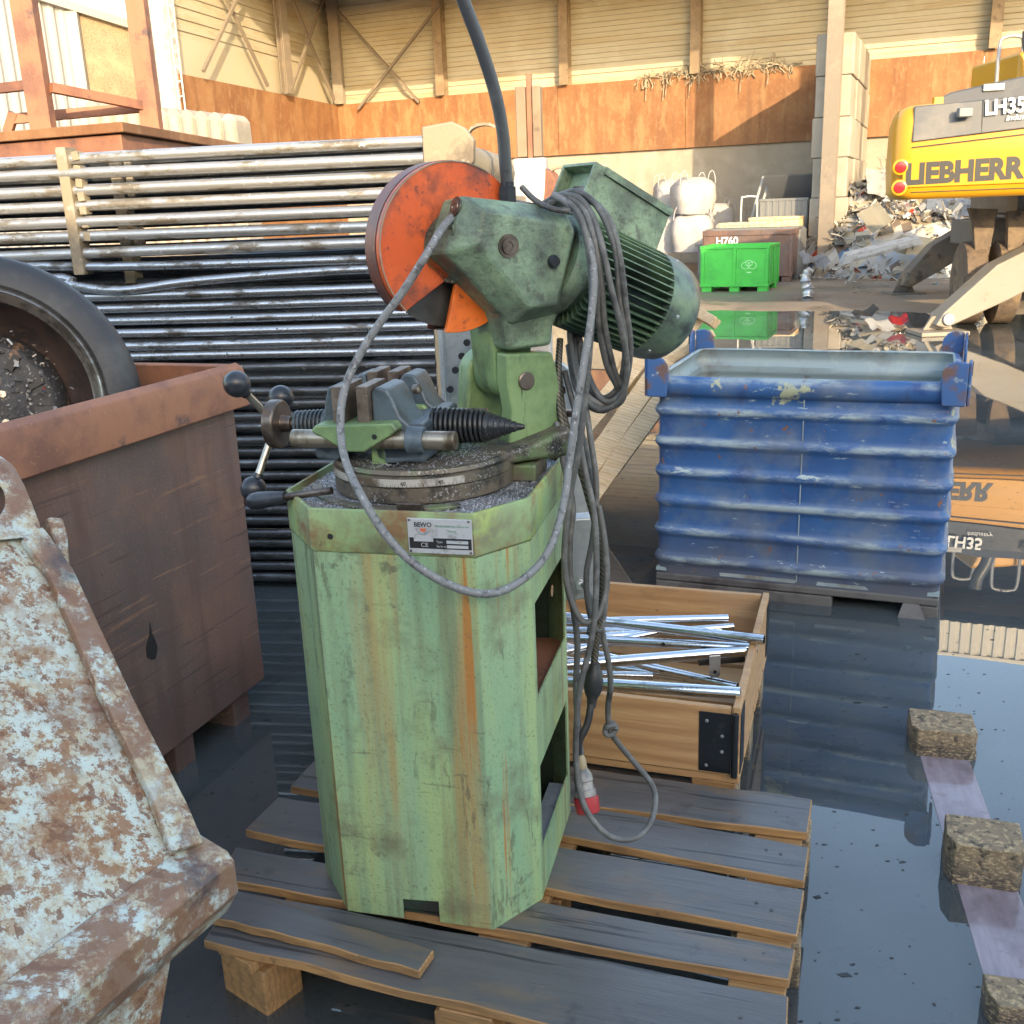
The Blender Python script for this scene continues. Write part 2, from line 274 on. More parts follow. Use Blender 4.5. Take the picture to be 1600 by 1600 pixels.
m_bucket = mat('rusted_pale_blue_paint', (.42, .49, .45), .5, layers=[
    dict(c=(.38, .30, .17), s=24, lo=.47, hi=.54, d=12, rg=.74, k=.7, mask=dict(s=3.5, lo=.36, hi=.56, o=(2, 1, 3))),
    dict(c=(.23, .115, .055), s=30, lo=.49, hi=.535, d=14, rg=.76, o=(.13, .05, .02), k=.92, r=.8, mask=dict(s=3.2, lo=.38, hi=.54, o=(4, 4, 1), d=9)),
    dict(c=(.22, .105, .05), s=6, lo=.52, hi=.60, d=14, rg=.80, o=(3, 7, 0), k=.92, r=.8),
    dict(c=(.20, .10, .05), s=70, lo=.56, hi=.60, d=6, rg=.72, o=(5, 7, 0), k=.8, r=.8),
    dict(c=(.15, .07, .04), s=20, lo=.60, hi=.62, st=(.22, 1.6, 1.6), rot=(.2, .9, .4), k=.85), dict(c=(.15, .07, .04), s=24, lo=.60, hi=.62, st=(1.6, 1.6, .2), rot=(.5, .2, .3), o=(3, 1, 1), k=.85),
    dict(c=(.13, .07, .05), s=3.2, lo=.54, hi=.66, o=(4, 1, 2), k=.75, d=10), dict(c=(.035, .035, .036), s=2.6, lo=.59, hi=.68, st=(1, 1, .5), o=(6.4, 2, 4), k=.85)], bump=[(60, .25), (14, .12)])
m_bucketedge = mat('worn_rust_edge_paint', (.42, .50, .47), .48, layers=[
    dict(c=(.37, .28, .15), s=20, lo=.46, hi=.54, d=12, rg=.74, k=.75), dict(c=(.20, .10, .055), s=26, lo=.48, hi=.53, d=14, rg=.76, o=(3, 3, 1), k=.9, mask=dict(s=4, lo=.4, hi=.55, o=(4, 1, 1))),
    dict(c=(.19, .10, .06), s=6, lo=.48, hi=.55, d=14, rg=.78, o=(1, 2, .3), k=.92), dict(c=(.16, .08, .05), s=22, lo=.60, hi=.62, st=(.22, 1.6, 1.6), rot=(.2, .9, .4), k=.8), dict(c=(.05, .045, .05), s=4, lo=.58, hi=.66, o=(2.2, 3, 1), k=.85)], bump=[(60, .2), (20, .1)])
m_blue = mat('chipped_blue_paint', (.022, .080, .22), .40, layers=[
    dict(c=(.032, .115, .29), s=2.5, lo=.42, hi=.65), dict(c=(.010, .045, .17), s=7, lo=.57, hi=.66, o=(2, 0, 3), k=.8),
    dict(c=(.14, .17, .20), s=4, lo=.48, hi=.64, o=(4, 1, 0), k=.6, r=.6, d=10),
    dict(c=(.085, .085, .09), s=4, lo=.36, hi=.14, kind='axis', amp=.30, o=(0, 0, -.10), k=.85, r=.6),
    dict(c=(.38, .46, .44), s=9, lo=.62, hi=.635, d=10, rg=.74, st=(.45, 1, 1.8), k=.85), dict(c=(.30, .37, .37), s=2.45, lo=.80, hi=.97, kind='wave', dir='Z', dist=.12, o=(0, 0, .047), k=.8, r=.6, mask=dict(s=5, lo=.47, hi=.60, d=10, rg=.72, st=(.6, 1, 2.2), o=(4, 4, 2))), dict(c=(.10, .10, .11), s=2.45, lo=.55, hi=.30, kind='wave', dir='Z', dist=.1, o=(0, 0, .03), k=.35, mask=dict(s=5, lo=.5, hi=.65, o=(1, 6, 2))),
    dict(c=(.34, .36, .24), s=5, lo=.645, hi=.66, o=(1, 7, 3), d=9),
    dict(c=(.20, .09, .05), s=16, lo=.655, hi=.67, o=(5, 5, 1)), dict(c=(.33, .40, .42), s=40, lo=.63, hi=.65, st=(.2, 1, 1), rot=(0, .25, 0), o=(3, 1, 1), k=.8, mask=dict(s=3, lo=.48, hi=.56, o=(2, 0, 1)))], bump=[(40, .05)])
m_bluein = mat('weathered_blue_grey_inside', (.24, .31, .33), .55, layers=[dict(c=(.16, .15, .13), s=4, lo=.5, hi=.66), dict(c=(.36, .40, .38), s=5, lo=.55, hi=.7, o=(3, 2, 1)), dict(c=(.15, .075, .05), s=7, lo=.62, hi=.7, o=(1, 4, 1))])
m_skid = mat('muddy_grey_skid', (.10, .095, .09), .6, layers=[dict(c=(.05, .04, .04), s=7, lo=.45, hi=.65)])
m_blug = mat('rust_worn_blue_lug', (.04, .11, .27), .45, layers=[dict(c=(.14, .08, .065), s=9, lo=.50, hi=.60, r=.7), dict(c=(.33, .38, .38), s=13, lo=.6, hi=.66)], bump=[(60, .15)])
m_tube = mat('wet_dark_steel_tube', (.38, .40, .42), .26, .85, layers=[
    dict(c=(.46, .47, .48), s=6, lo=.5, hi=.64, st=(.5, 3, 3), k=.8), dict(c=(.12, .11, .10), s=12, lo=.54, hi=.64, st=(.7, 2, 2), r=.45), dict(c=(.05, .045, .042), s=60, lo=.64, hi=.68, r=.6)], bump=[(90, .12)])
m_tubelow = mat('shade_darkened_wet_tube', (.10, .108, .115), .33, .7, layers=[dict(c=(.24, .25, .26), s=6, lo=.54, hi=.66, st=(.5, 3, 3), k=.7), dict(c=(.05, .05, .05), s=12, lo=.52, hi=.64, st=(.7, 2, 2), r=.5), dict(c=(.4, .42, .44), s=90, lo=.63, hi=.66, st=(.4, 1, 1), r=.3, k=.7)], bump=[(90, .15)])  # base colour darkened to imitate the shade low and deep in the stack
m_tubetop = mat('sky_lightened_steel_tube', (.48, .47, .45), .33, .7, layers=[dict(c=(.22, .19, .15), s=9, lo=.52, hi=.62, st=(.6, 2, 2), r=.6), dict(c=(.65, .65, .65), s=30, lo=.6, hi=.68)], bump=[(90, .12)])  # base colour lightened to imitate sunlit wall and sky mirrored in the top tubes
m_galv = mat('galvanised_steel', (.47, .49, .50), .38, .7, layers=[dict(c=(.38, .40, .41), s=60, lo=.3, hi=.7, kind='vor', out='Color', k=.6), dict(c=(.2, .19, .18), s=9, lo=.58, hi=.68)], bump=[(40, .15)])
m_endpost = mat('dirty_cream_steel_post', (.27, .225, .155), .6, .1, layers=[dict(c=(.14, .11, .08), s=7, lo=.48, hi=.64), dict(c=(.36, .32, .26), s=14, lo=.58, hi=.68)], bump=[(60, .2)])
m_tyre = mat('black_tyre_rubber', (.028, .029, .032), .55, layers=[dict(c=(.06, .06, .06), s=9, lo=.5, hi=.7)], bump=[(60, .06)])
m_rimin = mat('brake_dust_brown_rim', (.10, .065, .055), .45, .4, layers=[dict(c=(.04, .035, .035), s=9, lo=.45, hi=.62), dict(c=(.17, .09, .06), s=16, lo=.6, hi=.7)], bump=[(70, .1)])
m_rimlip = mat('dull_alloy_rim_lip', (.50, .47, .42), .3, .9, layers=[dict(c=(.2, .17, .14), s=14, lo=.48, hi=.62, r=.5)])
m_rimdark = mat('sooty_wheel_spokes', (.035, .035, .037), .5, .4, layers=[dict(c=(.20, .20, .20), s=70, lo=.58, hi=.66), dict(c=(.26, .14, .08), s=10, lo=.62, hi=.68)], bump=[(60, .3)])
m_chrome = mat('wet_chrome_tube', (.72, .75, .78), .09, 1., layers=[dict(c=(.38, .40, .42), s=18, lo=.55, hi=.68, st=(.3, 2, 2), r=.22), dict(c=(.5, .52, .54), s=140, lo=.64, hi=.67, r=.4)], bump=[(160, .06)])
m_hinge = mat('black_painted_hinge', (.013, .017, .022), .3, .2, layers=[dict(c=(.05, .05, .05), s=14, lo=.58, hi=.68)])
m_concrete = mat('weathered_concrete', (.31, .275, .225), .85, layers=[dict(c=(.25, .22, .18), s=.9, lo=.4, hi=.65), dict(c=(.36, .325, .27), s=2, lo=.5, hi=.7, o=(3, 2, 2)), dict(c=(.20, .16, .12), s=3, lo=.58, hi=.72, st=(1.6, 1.6, .15), k=.6), dict(c=(.38, .34, .29), s=18, lo=.6, hi=.7, k=.5)], bump=[(14, .3)])
m_shedrust = mat('rusty_steel_sheet_wall', (.205, .088, .036), .75, layers=[
    dict(c=(.255, .125, .055), s=1.0, lo=.42, hi=.60), dict(c=(.135, .058, .027), s=2.4, lo=.48, hi=.62, st=(1.8, 1, .12), k=.55), dict(c=(.29, .165, .08), s=3.5, lo=.52, hi=.64, st=(1.4, 1, .4), o=(3, 0, 1), k=.7), dict(c=(.31, .19, .10), s=9, lo=.54, hi=.66, k=.35, d=10), dict(c=(.15, .07, .035), s=14, lo=.55, hi=.66, k=.35, d=10, st=(1, 1, .5))], bump=[(6, .3), (30, .2)])
m_clad = mat('stained_cream_cladding', (.36, .325, .245), .55, layers=[dict(c=(.32, .26, .165), s=.8, lo=.46, hi=.66, st=(.35, 1, 4), k=.8), dict(c=(.28, .19, .09), s=2.4, lo=.56, hi=.72, st=(.15, 1, 5), o=(2, 0, 0), k=.7), dict(c=(.43, .40, .32), s=.6, lo=.5, hi=.7, o=(8, 0, 2))])
m_cladlow = mat('cream_flat_panel', (.37, .33, .25), .7, layers=[dict(c=(.40, .33, .22), s=1, lo=.45, hi=.7)])
m_colm = mat('brown_steel_column', (.19, .135, .085), .6, layers=[dict(c=(.27, .2, .13), s=2, lo=.45, hi=.65), dict(c=(.11, .07, .045), s=6, lo=.58, hi=.7)])
m_colw = mat('pale_steel_column', (.165, .135, .105), .6, layers=[dict(c=(.20, .16, .12), s=3, lo=.5, hi=.62), dict(c=(.14, .09, .06), s=9, lo=.62, hi=.7)])
m_roof = mat('dark_roof_deck', (.13, .10, .08), .7)
m_fascia = mat('cream_roof_fascia', (.58, .56, .50), .55)
m_strand = mat('tangled_pale_scrap', (.35, .30, .22), .7, layers=[dict(c=(.15, .11, .08), s=6, lo=.45, hi=.6)])
m_wcorr = mat('white_corrugated_steel', (.24, .25, .265), .5, layers=[dict(c=(.24, .235, .225), s=2, lo=.5, hi=.7, st=(2, 2, .2))])
m_bpanel = mat('brown_pebbledash_panel', (.25, .19, .12), .85, layers=[dict(c=(.16, .12, .08), s=30, lo=.5, hi=.6), dict(c=(.33, .27, .18), s=1, lo=.5, hi=.7)])
m_gtrim = mat('grey_roof_trim', (.28, .26, .24), .5)
m_ground = mat('wet_dark_yard_concrete', (.17, .14, .115), .5, layers=[dict(c=(.29, .225, .16), s=.35, lo=.42, hi=.58, r=.75), dict(c=(.08, .068, .06), s=.8, lo=.52, hi=.64, o=(3, 3, 0), r=.25), dict(c=(.28, .19, .11), s=1.6, lo=.60, hi=.72, o=(1, 8, 0), r=.8), dict(c=(.04, .035, .03), s=14, lo=.6, hi=.68, k=.7)], bump=[(6, .25), (50, .2)])
m_green_p = mat('bright_green_plastic', (.035, .46, .06), .42, layers=[dict(c=(.025, .33, .05), s=3, lo=.5, hi=.7), dict(c=(.15, .4, .15), s=14, lo=.64, hi=.7, k=.6)])
m_greenmark = mat('pale_moulded_mark', (.35, .75, .38), .45)
m_bag = mat('white_woven_bag', (.32, .32, .33), .75, layers=[dict(c=(.31, .30, .28), s=3, lo=.45, hi=.62), dict(c=(.20, .18, .16), s=9, lo=.6, hi=.72, k=.6)], bump=[(7, 1.), (16, .8)])
m_yellow = mat('gloss_yellow_paint', (.55, .255, .012), .32, layers=[dict(c=(.50, .25, .03), s=1.2, lo=.5, hi=.7), dict(c=(.4, .25, .08), s=16, lo=.66, hi=.72, k=.4)])
m_exgrey = mat('charcoal_hood_paint', (.065, .067, .07), .4, layers=[dict(c=(.12, .11, .10), s=2, lo=.5, hi=.7)])
m_exlet = mat('dark_lettering_paint', (.028, .027, .026), .4)
m_exwhite = mat('white_lettering_paint', (.75, .75, .74), .4)
m_undergrey = mat('dusty_grey_undercarriage', (.13, .115, .10), .6, layers=[dict(c=(.20, .155, .11), s=2.5, lo=.45, hi=.65), dict(c=(.06, .05, .045), s=6, lo=.55, hi=.68)])
m_outcream = mat('dusty_cream_outrigger_paint', (.21, .185, .15), .5, layers=[dict(c=(.21, .17, .12), s=2.5, lo=.48, hi=.66), dict(c=(.15, .12, .09), s=8, lo=.62, hi=.7)])
m_wheelmud = mat('mud_brown_tyre', (.12, .085, .06), .8, layers=[dict(c=(.2, .14, .085), s=4, lo=.45, hi=.62), dict(c=(.05, .04, .035), s=9, lo=.55, hi=.66)], bump=[(20, .5)])
m_lamp = mat('red_lens', (.42, .02, .025), .2)
m_pipe = mat('grey_handrail', (.27, .27, .27), .4, .3)
m_grim = mat('grey_machine_enclosure', (.40, .40, .37), .5, layers=[dict(c=(.22, .2, .18), s=3, lo=.5, hi=.7)])
m_dgrey = mat('dark_grey_sheet', (.045, .047, .05), .5)
m_crate = mat('beige_plastic_crate', (.34, .31, .24), .5, layers=[dict(c=(.36, .31, .22), s=4, lo=.5, hi=.7)])
m_gcrate = mat('grey_metal_crate', (.16, .165, .165), .5, .2)
m_bluep = mat('blue_drum_plastic', (.025, .09, .24), .4)
def scrapmat(name):
    M = bpy.data.materials.new(name); M.use_nodes = True; n = M.node_tree.nodes; l = M.node_tree.links; p = n['Principled BSDF']
    g = n.new('ShaderNodeNewGeometry'); r = n.new('ShaderNodeValToRGB'); l.new(g.outputs['Random Per Island'], r.inputs[0]); r.color_ramp.interpolation = 'CONSTANT'
    e = r.color_ramp.elements; cols = [(0, (.38, .35, .30)), (.22, (.16, .12, .09)), (.34, (.46, .45, .42)), (.54, (.30, .24, .17)), (.68, (.34, .35, .36)), (.82, (.09, .08, .075)), (.87, (.44, .38, .28)), (.965, (.10, .16, .25)), (.985, (.4, .05, .03))]
    e[0].position = 0; e[0].color = (*cols[0][1], 1); e[1].position = cols[1][0]; e[1].color = (*cols[1][1], 1)
    for q, c in cols[2:]: x = e.new(q); x.color = (*c, 1)
    l.new(r.outputs[0], p.inputs['Base Color']); p.inputs['Roughness'].default_value = .5; p.inputs['Metallic'].default_value = .25
    return M
m_scrap = scrapmat('mixed_scrap_metal')
def watermat():
    M = bpy.data.materials.new('dark_puddle_water'); M.use_nodes = True; n = M.node_tree.nodes; l = M.node_tree.links
    n.remove(n['Principled BSDF']); out = n['Material Output']
    tr = n.new('ShaderNodeBsdfTransparent'); tr.inputs[0].default_value = (.74, .82, .86, 1)
    gl = n.new('ShaderNodeBsdfGlossy'); gl.inputs['Roughness'].default_value = .0; gl.inputs[0].default_value = (1, 1, 1, 1)
    fr = n.new('ShaderNodeFresnel'); fr.inputs[0].default_value = 1.75
    df = n.new('ShaderNodeBsdfDiffuse'); df.inputs[0].default_value = (.10, .122, .132, 1); mk = n.new('ShaderNodeMixShader'); mk.inputs[0].default_value = .42; tc0 = n.new('ShaderNodeTexCoord'); sn = n.new('ShaderNodeTexNoise'); sn.inputs['Scale'].default_value = .9; sn.inputs['Detail'].default_value = 8; l.new(tc0.outputs['Object'], sn.inputs['Vector']); smr = n.new('ShaderNodeMapRange'); smr.inputs[1].default_value = .35; smr.inputs[2].default_value = .68; smr.inputs[3].default_value = .25; smr.inputs[4].default_value = .75; l.new(sn.outputs['Fac'], smr.inputs[0]); l.new(smr.outputs[0], mk.inputs[0])
    l.new(tr.outputs[0], mk.inputs[1]); l.new(df.outputs[0], mk.inputs[2])
    mx = n.new('ShaderNodeMixShader'); l.new(fr.outputs[0], mx.inputs[0]); l.new(mk.outputs[0], mx.inputs[1]); l.new(gl.outputs[0], mx.inputs[2])
    tc = n.new('ShaderNodeTexCoord'); nz = n.new('ShaderNodeTexNoise'); nz.inputs['Scale'].default_value = 1.1; nz.inputs['Detail'].default_value = 2; l.new(tc.outputs['Object'], nz.inputs['Vector'])
    b = n.new('ShaderNodeBump'); b.inputs['Strength'].default_value = .035; b.inputs['Distance'].default_value = .02; l.new(nz.outputs['Fac'], b.inputs['Height'])
    l.new(b.outputs[0], gl.inputs['Normal']); l.new(mx.outputs[0], out.inputs[0]); return M
m_water = watermat()
m_bed = m_ground
m_nail = mat('dull_nail_head', (.10, .10, .105), .5, .6)
# ================================================================== SETTING
def sstep(a, b, x): t = max(0, min(1, (x-a)/(b-a))); return t*t*(3-2*t)
from mathutils import noise as NZ
def gh(x, y):
    ys = 13.5 - .33*(x-3) + .9*NZ.noise(V((x*.35, y*.35, 1.3))) + .35*NZ.noise(V((x*1.1, y*1.1, 4)))
    far = -.05 + .075*sstep(-1.5, 4.0, y-ys)
    return far + .012*NZ.noise(V((x*.6, y*.6, 9))) + .004*NZ.noise(V((x*2.5, y*2.5, 2)))
gb = MB()
def axis_steps(lo, hi, f0, f1, fine, coarse):
    r = []; x = lo
    while x < hi: r.append(x); x += fine if f0 <= x <= f1 else coarse
    r.append(hi); return r
xs = [-600, -150, -60]+axis_steps(-30, 40, -8, 16, .35, 3)+[70, 150, 600]; ys_ = [-600, -150, -50]+axis_steps(-24, 60, 8, 26, .3, 3)+[90, 200, 700]
gv = [[gb.b.verts.new((x, y, gh(x, y))) for x in xs] for y in ys_]
for j in range(len(ys_)-1):
    for i in range(len(xs)-1): gb.b.faces.new((gv[j][i], gv[j][i+1], gv[j+1][i+1], gv[j+1][i]))
ground = gb.obj('ground', m_ground); ground['kind'] = 'structure'
wb = MB(); wv = [wb.b.verts.new(p) for p in ((-40, -30, 0), (40, -30, 0), (40, 22, 0), (-40, 22, 0))]; wb.b.faces.new(wv)
water = wb.obj('water', m_water); water['kind'] = 'structure'
# floating specks on the puddle
sp = MB(); rs = random.Random(3)
for i in range(4200):
    q = rs.random(); y = 1.25+q*q*8; x = rs.uniform(-1.6, 1.0+.62*y)*1. if rs.random() < .85 else rs.uniform(-3, 6)
    r = rs.uniform(.0016, .0048)*(1 if rs.random() < .93 else 2.2); a = rs.uniform(0, 6)
    vv = [sp.b.verts.new((x+r*rs.uniform(.6, 1.6)*cos(a+k*1.6)*1.4, y+r*rs.uniform(.5, 1.)*sin(a+k*1.6), .0008+.0006*(k % 2))) for k in range(4)]; sp.b.faces.new(vv)
specks = sp.obj('floating_debris', m_black); specks['kind'] = 'stuff'
tag(specks, 'tiny dark flecks of dirt floating all over the puddle', 'floating debris')

# ------------------------------------------------------------------ scrap hall
HY = R_(-23); hall = thing('scrap_hall', 'open fronted scrap hall with cream cladding above a rusty steel band', 'hall', (-4.64, 32.48, 0), HY)
HL = local(hall); hu = V((cos(HY), sin(HY), 0)); hn = V((-sin(HY), cos(HY), 0))
def HW(px, py, off=0.): return HL(PL(px, py, V((-4.64, 32.48, 0))-hn*off, hn))      # wall-plane point in hall coordinates
WL = 30.
LE = V((1.09, -8.40, 0)); ld = LE.normalized(); ln = V((-ld.y, ld.x, 0))             # left wall towards us (inner normal +x side)
MB().boxb((-.3, 0, 0), (WL, .4, 2.97)).obj('concrete_base', m_concrete, hall)
# rusty sheets, one panel every 3.5 m, slightly uneven
rb = MB(); rq = random.Random(5); x = -.1
while x < WL: rb.boxb((x, -.10-rq.random()*.02, 2.95), (min(x+3.49, WL), .1, 4.70+rq.uniform(-.015, .015))); x += 3.5
rb.obj('rust_band', m_shedrust, hall)
def corr(mb, p0, along, up, out, length, z0, z1, pitch, depth, horizontal=True):
    along, up, out = V(along), V(up), V(out); prof = []; z = z0
    L_ = z1-z0 if horizontal else length; s_ = 0
    while s_ < L_-1e-6:
        for f_, d_ in ((0, 0), (.42, 0), (.5, 1), (.92, 1)):
            if s_+f_*pitch <= L_: prof.append((s_+f_*pitch, d_*depth))
        s_ += pitch
    vs_ = []
    for a, d in prof:
        if horizontal: q0 = V(p0)+up*(z0+a)+out*d; q1 = q0+along*length
        else: q0 = V(p0)+along*a+up*z0+out*d; q1 = q0+up*(z1-z0)
        vs_.append((mb.b.verts.new(q0), mb.b.verts.new(q1)))
    for A, B in zip(vs_, vs_[1:]): mb.b.faces.new((A[0], A[1], B[1], B[0]))
c = MB(); corr(c, (-.4, .12, 0), (1, 0, 0), (0, 0, 1), (0, -1, 0), WL, 4.6, 8.3, .25, .035); c.obj('cladding', m_clad, hall)
c = MB(); corr(c, ld*-.4+V((-.25, 0, 0)), ld, (0, 0, 1), -ln if ln.x < 0 else ln, 8.8, 5.55, 8.3, .25, .035); c.obj('cladding', m_clad, hall)
MB().prism([V((-.25, 0, 4.5)), V((-.25, 0, 5.55)), V((-.25, 0, 5.55))+ld*8.4, V((-.25, 0, 4.5))+ld*8.4], (-.2, 0, 0)).obj('flat_panel', m_cladlow, hall)
MB().prism([V((0, 0, 0)), V((0, 0, 4.7)), V((0, 0, 4.7))+ld*8.5, V((0, 0, 0))+ld*8.5], (-.3, -.03, 0)).obj('rust_band', m_shedrust, hall)
def hcol(mb, p, face, z0, z1, wd=.26, dp=.28):
    f_ = V(face).normalized(); s_ = V((-f_.y, f_.x, 0)); p = V(p)
    M3 = Mx((s_, f_, V((0, 0, 1)))).transposed()
    for o_, sz in ((f_*dp, (wd, .025, z1-z0)), (f_*.02, (wd, .025, z1-z0)), (f_*dp/2, (.02, dp-.03, z1-z0))): mb.box(p+o_+V((0, 0, (z0+z1)/2)), sz, M3)
for px in (690, 885, 1090, 1310, 1555):
    x = HW(px, 60).x; k = MB(); hcol(k, (x, -.0, 0), (0, -1, 0), 4.71 if px < 1300 else 4.71, 8.1); k.obj('column', m_colm, hall, .004)
x0 = HW(517, 60).x
k = MB(); hcol(k, (.1, -.05, 0), (.3, -1, 0), 4.71, 8.1, .3, .25); k.obj('column', m_colw, hall, .004)
for s_ in (.42,): k = MB(); hcol(k, V((.02, 0, 0))+ld*8.4*s_, (1, 0, 0), 4.71, 8.1, .3, .2); k.obj('column', m_colw, hall, .004)
# gable post with downpipe and cable ladder at the open end
k = MB(); k.boxb(LE+V((-.38, -.35, 0)), LE+V((-.02, .05, 8.3))); k.obj('gable_post', m_white, hall, .01)
k = MB(); k.cyl(LE+V((-.32, -.43, 0)), LE+V((-.32, -.43, 8.2)), .06); k.obj('downpipe', m_gcrate, hall)
k = MB()
for dx in (.06, .2): k.boxb(LE+V((dx-.012, -.2, 2.6)), LE+V((dx+.012, -.17, 8)))
for i in range(18): k.boxb(LE+V((.062, -.195, 2.7+i*.3)), LE+V((.198, -.175, 2.73+i*.3)))
k.obj('ladder', m_white, hall)
# cross bracing
def brace(p0, p1): MB().bar(p0, p1, .07, .07).obj('brace', m_colw, hall)
brace(HW(525, 15, .22), HW(655, 160, .22)); brace(HW(688, 5, .30), HW(560, 170, .30))
def LW(s_, z): return V((.12, 0, z))+ld*s_
brace(LW(7.6, 8), LW(4.6, 4.8)); brace(LW(4.4, 8)+V((.1, 0, 0)), LW(7.8, 4.8)+V((.1, 0, 0)))
brace(LW(3.6, 8), LW(.6, 4.8)); brace(LW(.4, 8)+V((.1, 0, 0)), LW(3.5, 4.8)+V((.1, 0, 0)))
# roof, beams, fascia
r = MB(); OV = 5.6
r.prism([(-1.2, .5, 8.25), (WL, .5, 8.25), (WL, -OV, 7.75), (-1.2, -OV, 7.75)], (0, 0, .12))
r.prism([(-.9, .4, 8.25), (1.4, -8.6, 8.1), (4.0, -8.6, 7.9), (4.0, .4, 8.2)], (0, 0, .1)); r.obj('roof', m_roof, hall)
k = MB()
for i in range(6): k.bar((3.5*i+3.4, .2, 7.95), (3.5*i+3.4, -OV+.1, 7.5), .16, .32)
k.bar((0, -2, 7.85), (WL, -2, 7.85), .12, .18); k.bar((0, -4, 7.72), (WL, -4, 7.72), .12, .18); k.obj('roof_beam', m_roof, hall)
k = MB(); corr(k, (-1.2, -OV-.06, 0), (1, 0, 0), (0, 0, 1), (0, -1, 0), WL+1.2, 7.25, 8.0, .22, .04, False)
k.boxb((-1.2, -OV-.12, 7.98), (WL, -OV+.2, 8.06)); k.obj('fascia', m_fascia, hall)
# concrete block partition and its end column
px0 = HW(1300, 200).x+.12
pw = thing('block_partition_wall', 'grey concrete block partition wall jutting out of the hall', 'wall', hall.location + hu*px0, HY)
for j in range(6):
    k = MB()
    for i in range(4): k.boxb((rq.uniform(0, .05), -.14-1.22*(i+1)+.02, .785*j+.004), (.76+rq.uniform(-.04, .03), -.14-1.22*i, .785*(j+1)))
    k.obj('block_course', m_concrete, pw, .03)
pc = thing('steel_column', 'tall pale steel column at the end of the block partition', 'column', hall.location + hu*(px0+.42) - hn*5.35, HY)
k = MB(); hcol(k, (0, -.2, 0), (0, 1, 0), 0, 7.6, .29, .30); k.obj('shaft', m_colw, pc, .005)
k = MB(); k.boxb((-.26, -.3, 0), (.26, .25, .03)); k.obj('base_plate', m_colm, pc)
ib = thing('rusty_beam_stub', 'short rusty steel beam standing on end against the column foot', 'steel beam', G(1318, 428, .02)+V((.05, .1, 0)), R_(-30))
k = MB(); k.boxb((-.20, -.012, 0), (.20, .012, 1.05)); k.boxb((-.224, -.17, 0), (-.2, .17, 1.05)); k.boxb((.2, -.17, 0), (.224, .17, 1.05)); k.obj('beam', m_rustrim, ib, .003)
k = MB(); k.boxb((-.36, -.24, 1.051), (.36, .24, 1.075)); k.obj('cap_plate', m_endpost, ib, .003)
# tangle of scrap on top of the rust band
tg = MB(); rt_ = random.Random(11)
def strands(n, xa, xb, hmax):
    for i in range(n):
        x = xa+(xb-xa)*rt_.random(); hh = hmax*(.3+.7*abs(sin(x*1.7)+.4*sin(x*4.1))/1.4); p = V((x, -.12+rt_.uniform(-.08, .15), 4.70+hh*rt_.random()*.6)); path = [p]
        dr = V((rt_.uniform(-1, 1), rt_.uniform(-.5, .3), rt_.uniform(-.9, .8)))
        for q in range(4):
            dr = (dr+V((rt_.uniform(-.8, .8), rt_.uniform(-.4, .4), rt_.uniform(-.9, .5)))).normalized(); path.append(path[-1]+dr*rt_.uniform(.04, .11))
        tg.tube(path, rt_.uniform(.006, .018), 5)
strands(260, HW(1000, 110).x, HW(1240, 100).x, .32); strands(14, HW(400, 145).x+.6, HW(400, 145).x+.9, .12)
for i in range(7):
    x = HW(1000, 110).x+4*rt_.random(); p = V((x, -.17, 4.7)); tg.tube([p, p+V((.05, -.03, -.15)), p+V((.02, -.02, -.3-.3*rt_.random()))], .012, 5, 3)
ts = tg.obj('scrap_tangle', m_strand); ts.location = hall.location; ts.rotation_euler = (0, 0, HY); ts['kind'] = 'stuff'
tag(ts, 'tangled pale scrap strips caught along the top of the rusty band', 'scrap')
# ------------------------------------------------------------------ unseen building added behind the photographer to shade the yard
bh = thing('shading_building', 'unseen grey building added behind the photographer to shade the yard', 'building', (0, -10.2, 0))
MB().boxb((-45, -9, 0), (45, 0, 5.9)).obj('wall', m_grim, bh)
MB().boxb((-45.2, -9.2, 5.9), (45.2, .15, 6.12)).obj('roof_edge', m_gtrim, bh)
for i in range(9): MB().boxb((-36+i*9-1.8, .0, 0), (-36+i*9+1.8, .06, 4)).obj('roller_door', m_dgrey, bh)
# ------------------------------------------------------------------ warehouse left
wh = thing('warehouse', 'white corrugated warehouse with a brown panel far behind on the left', 'building', P(140, 160, 30)*V((1, 1, 0)), 0)
WLc = local(wh); A = P(-260, -80, 26); A.z = 0; B = P(262, 62, 31); B.z = 0; A = WLc(A); B = WLc(B); d_ = (B-A); Lw = d_.length; d_.normalize(); on = V((d_.y, -d_.x, 0))
zt0, zt1 = 8.05, 6.35
def wz(s_): return zt0+(zt1-zt0)*s_/Lw
sp_ = (WLc(P(137, 60, 28.6))-A).dot(d_)
k = MB(); n_ = int(sp_/.15); prev = None
for i in range(n_*2):
    s_ = sp_*i/(n_*2); o_ = on*(.06 if i % 4 in (1, 2) else 0)
    cur = (k.b.verts.new(A+d_*s_+o_), k.b.verts.new(A+d_*s_+o_+V((0, 0, wz(s_)))))
    if prev: k.b.faces.new((prev[0], cur[0], cur[1], prev[1]))
    prev = cur
k.obj('corrugated_wall', m_wcorr, wh, ang=20)
q0 = A+d_*sp_; MB().prism([q0, A+d_*Lw, A+d_*Lw+V((0, 0, wz(Lw))), q0+V((0, 0, wz(sp_)))], on*.05).obj('brown_panel', m_bpanel, wh)
k = MB(); k.bar(q0+V((0, 0, 0))+on*.1, q0+on*.1+V((0, 0, wz(sp_))), .3, .15); k.obj('corner_trim', m_gtrim, wh)
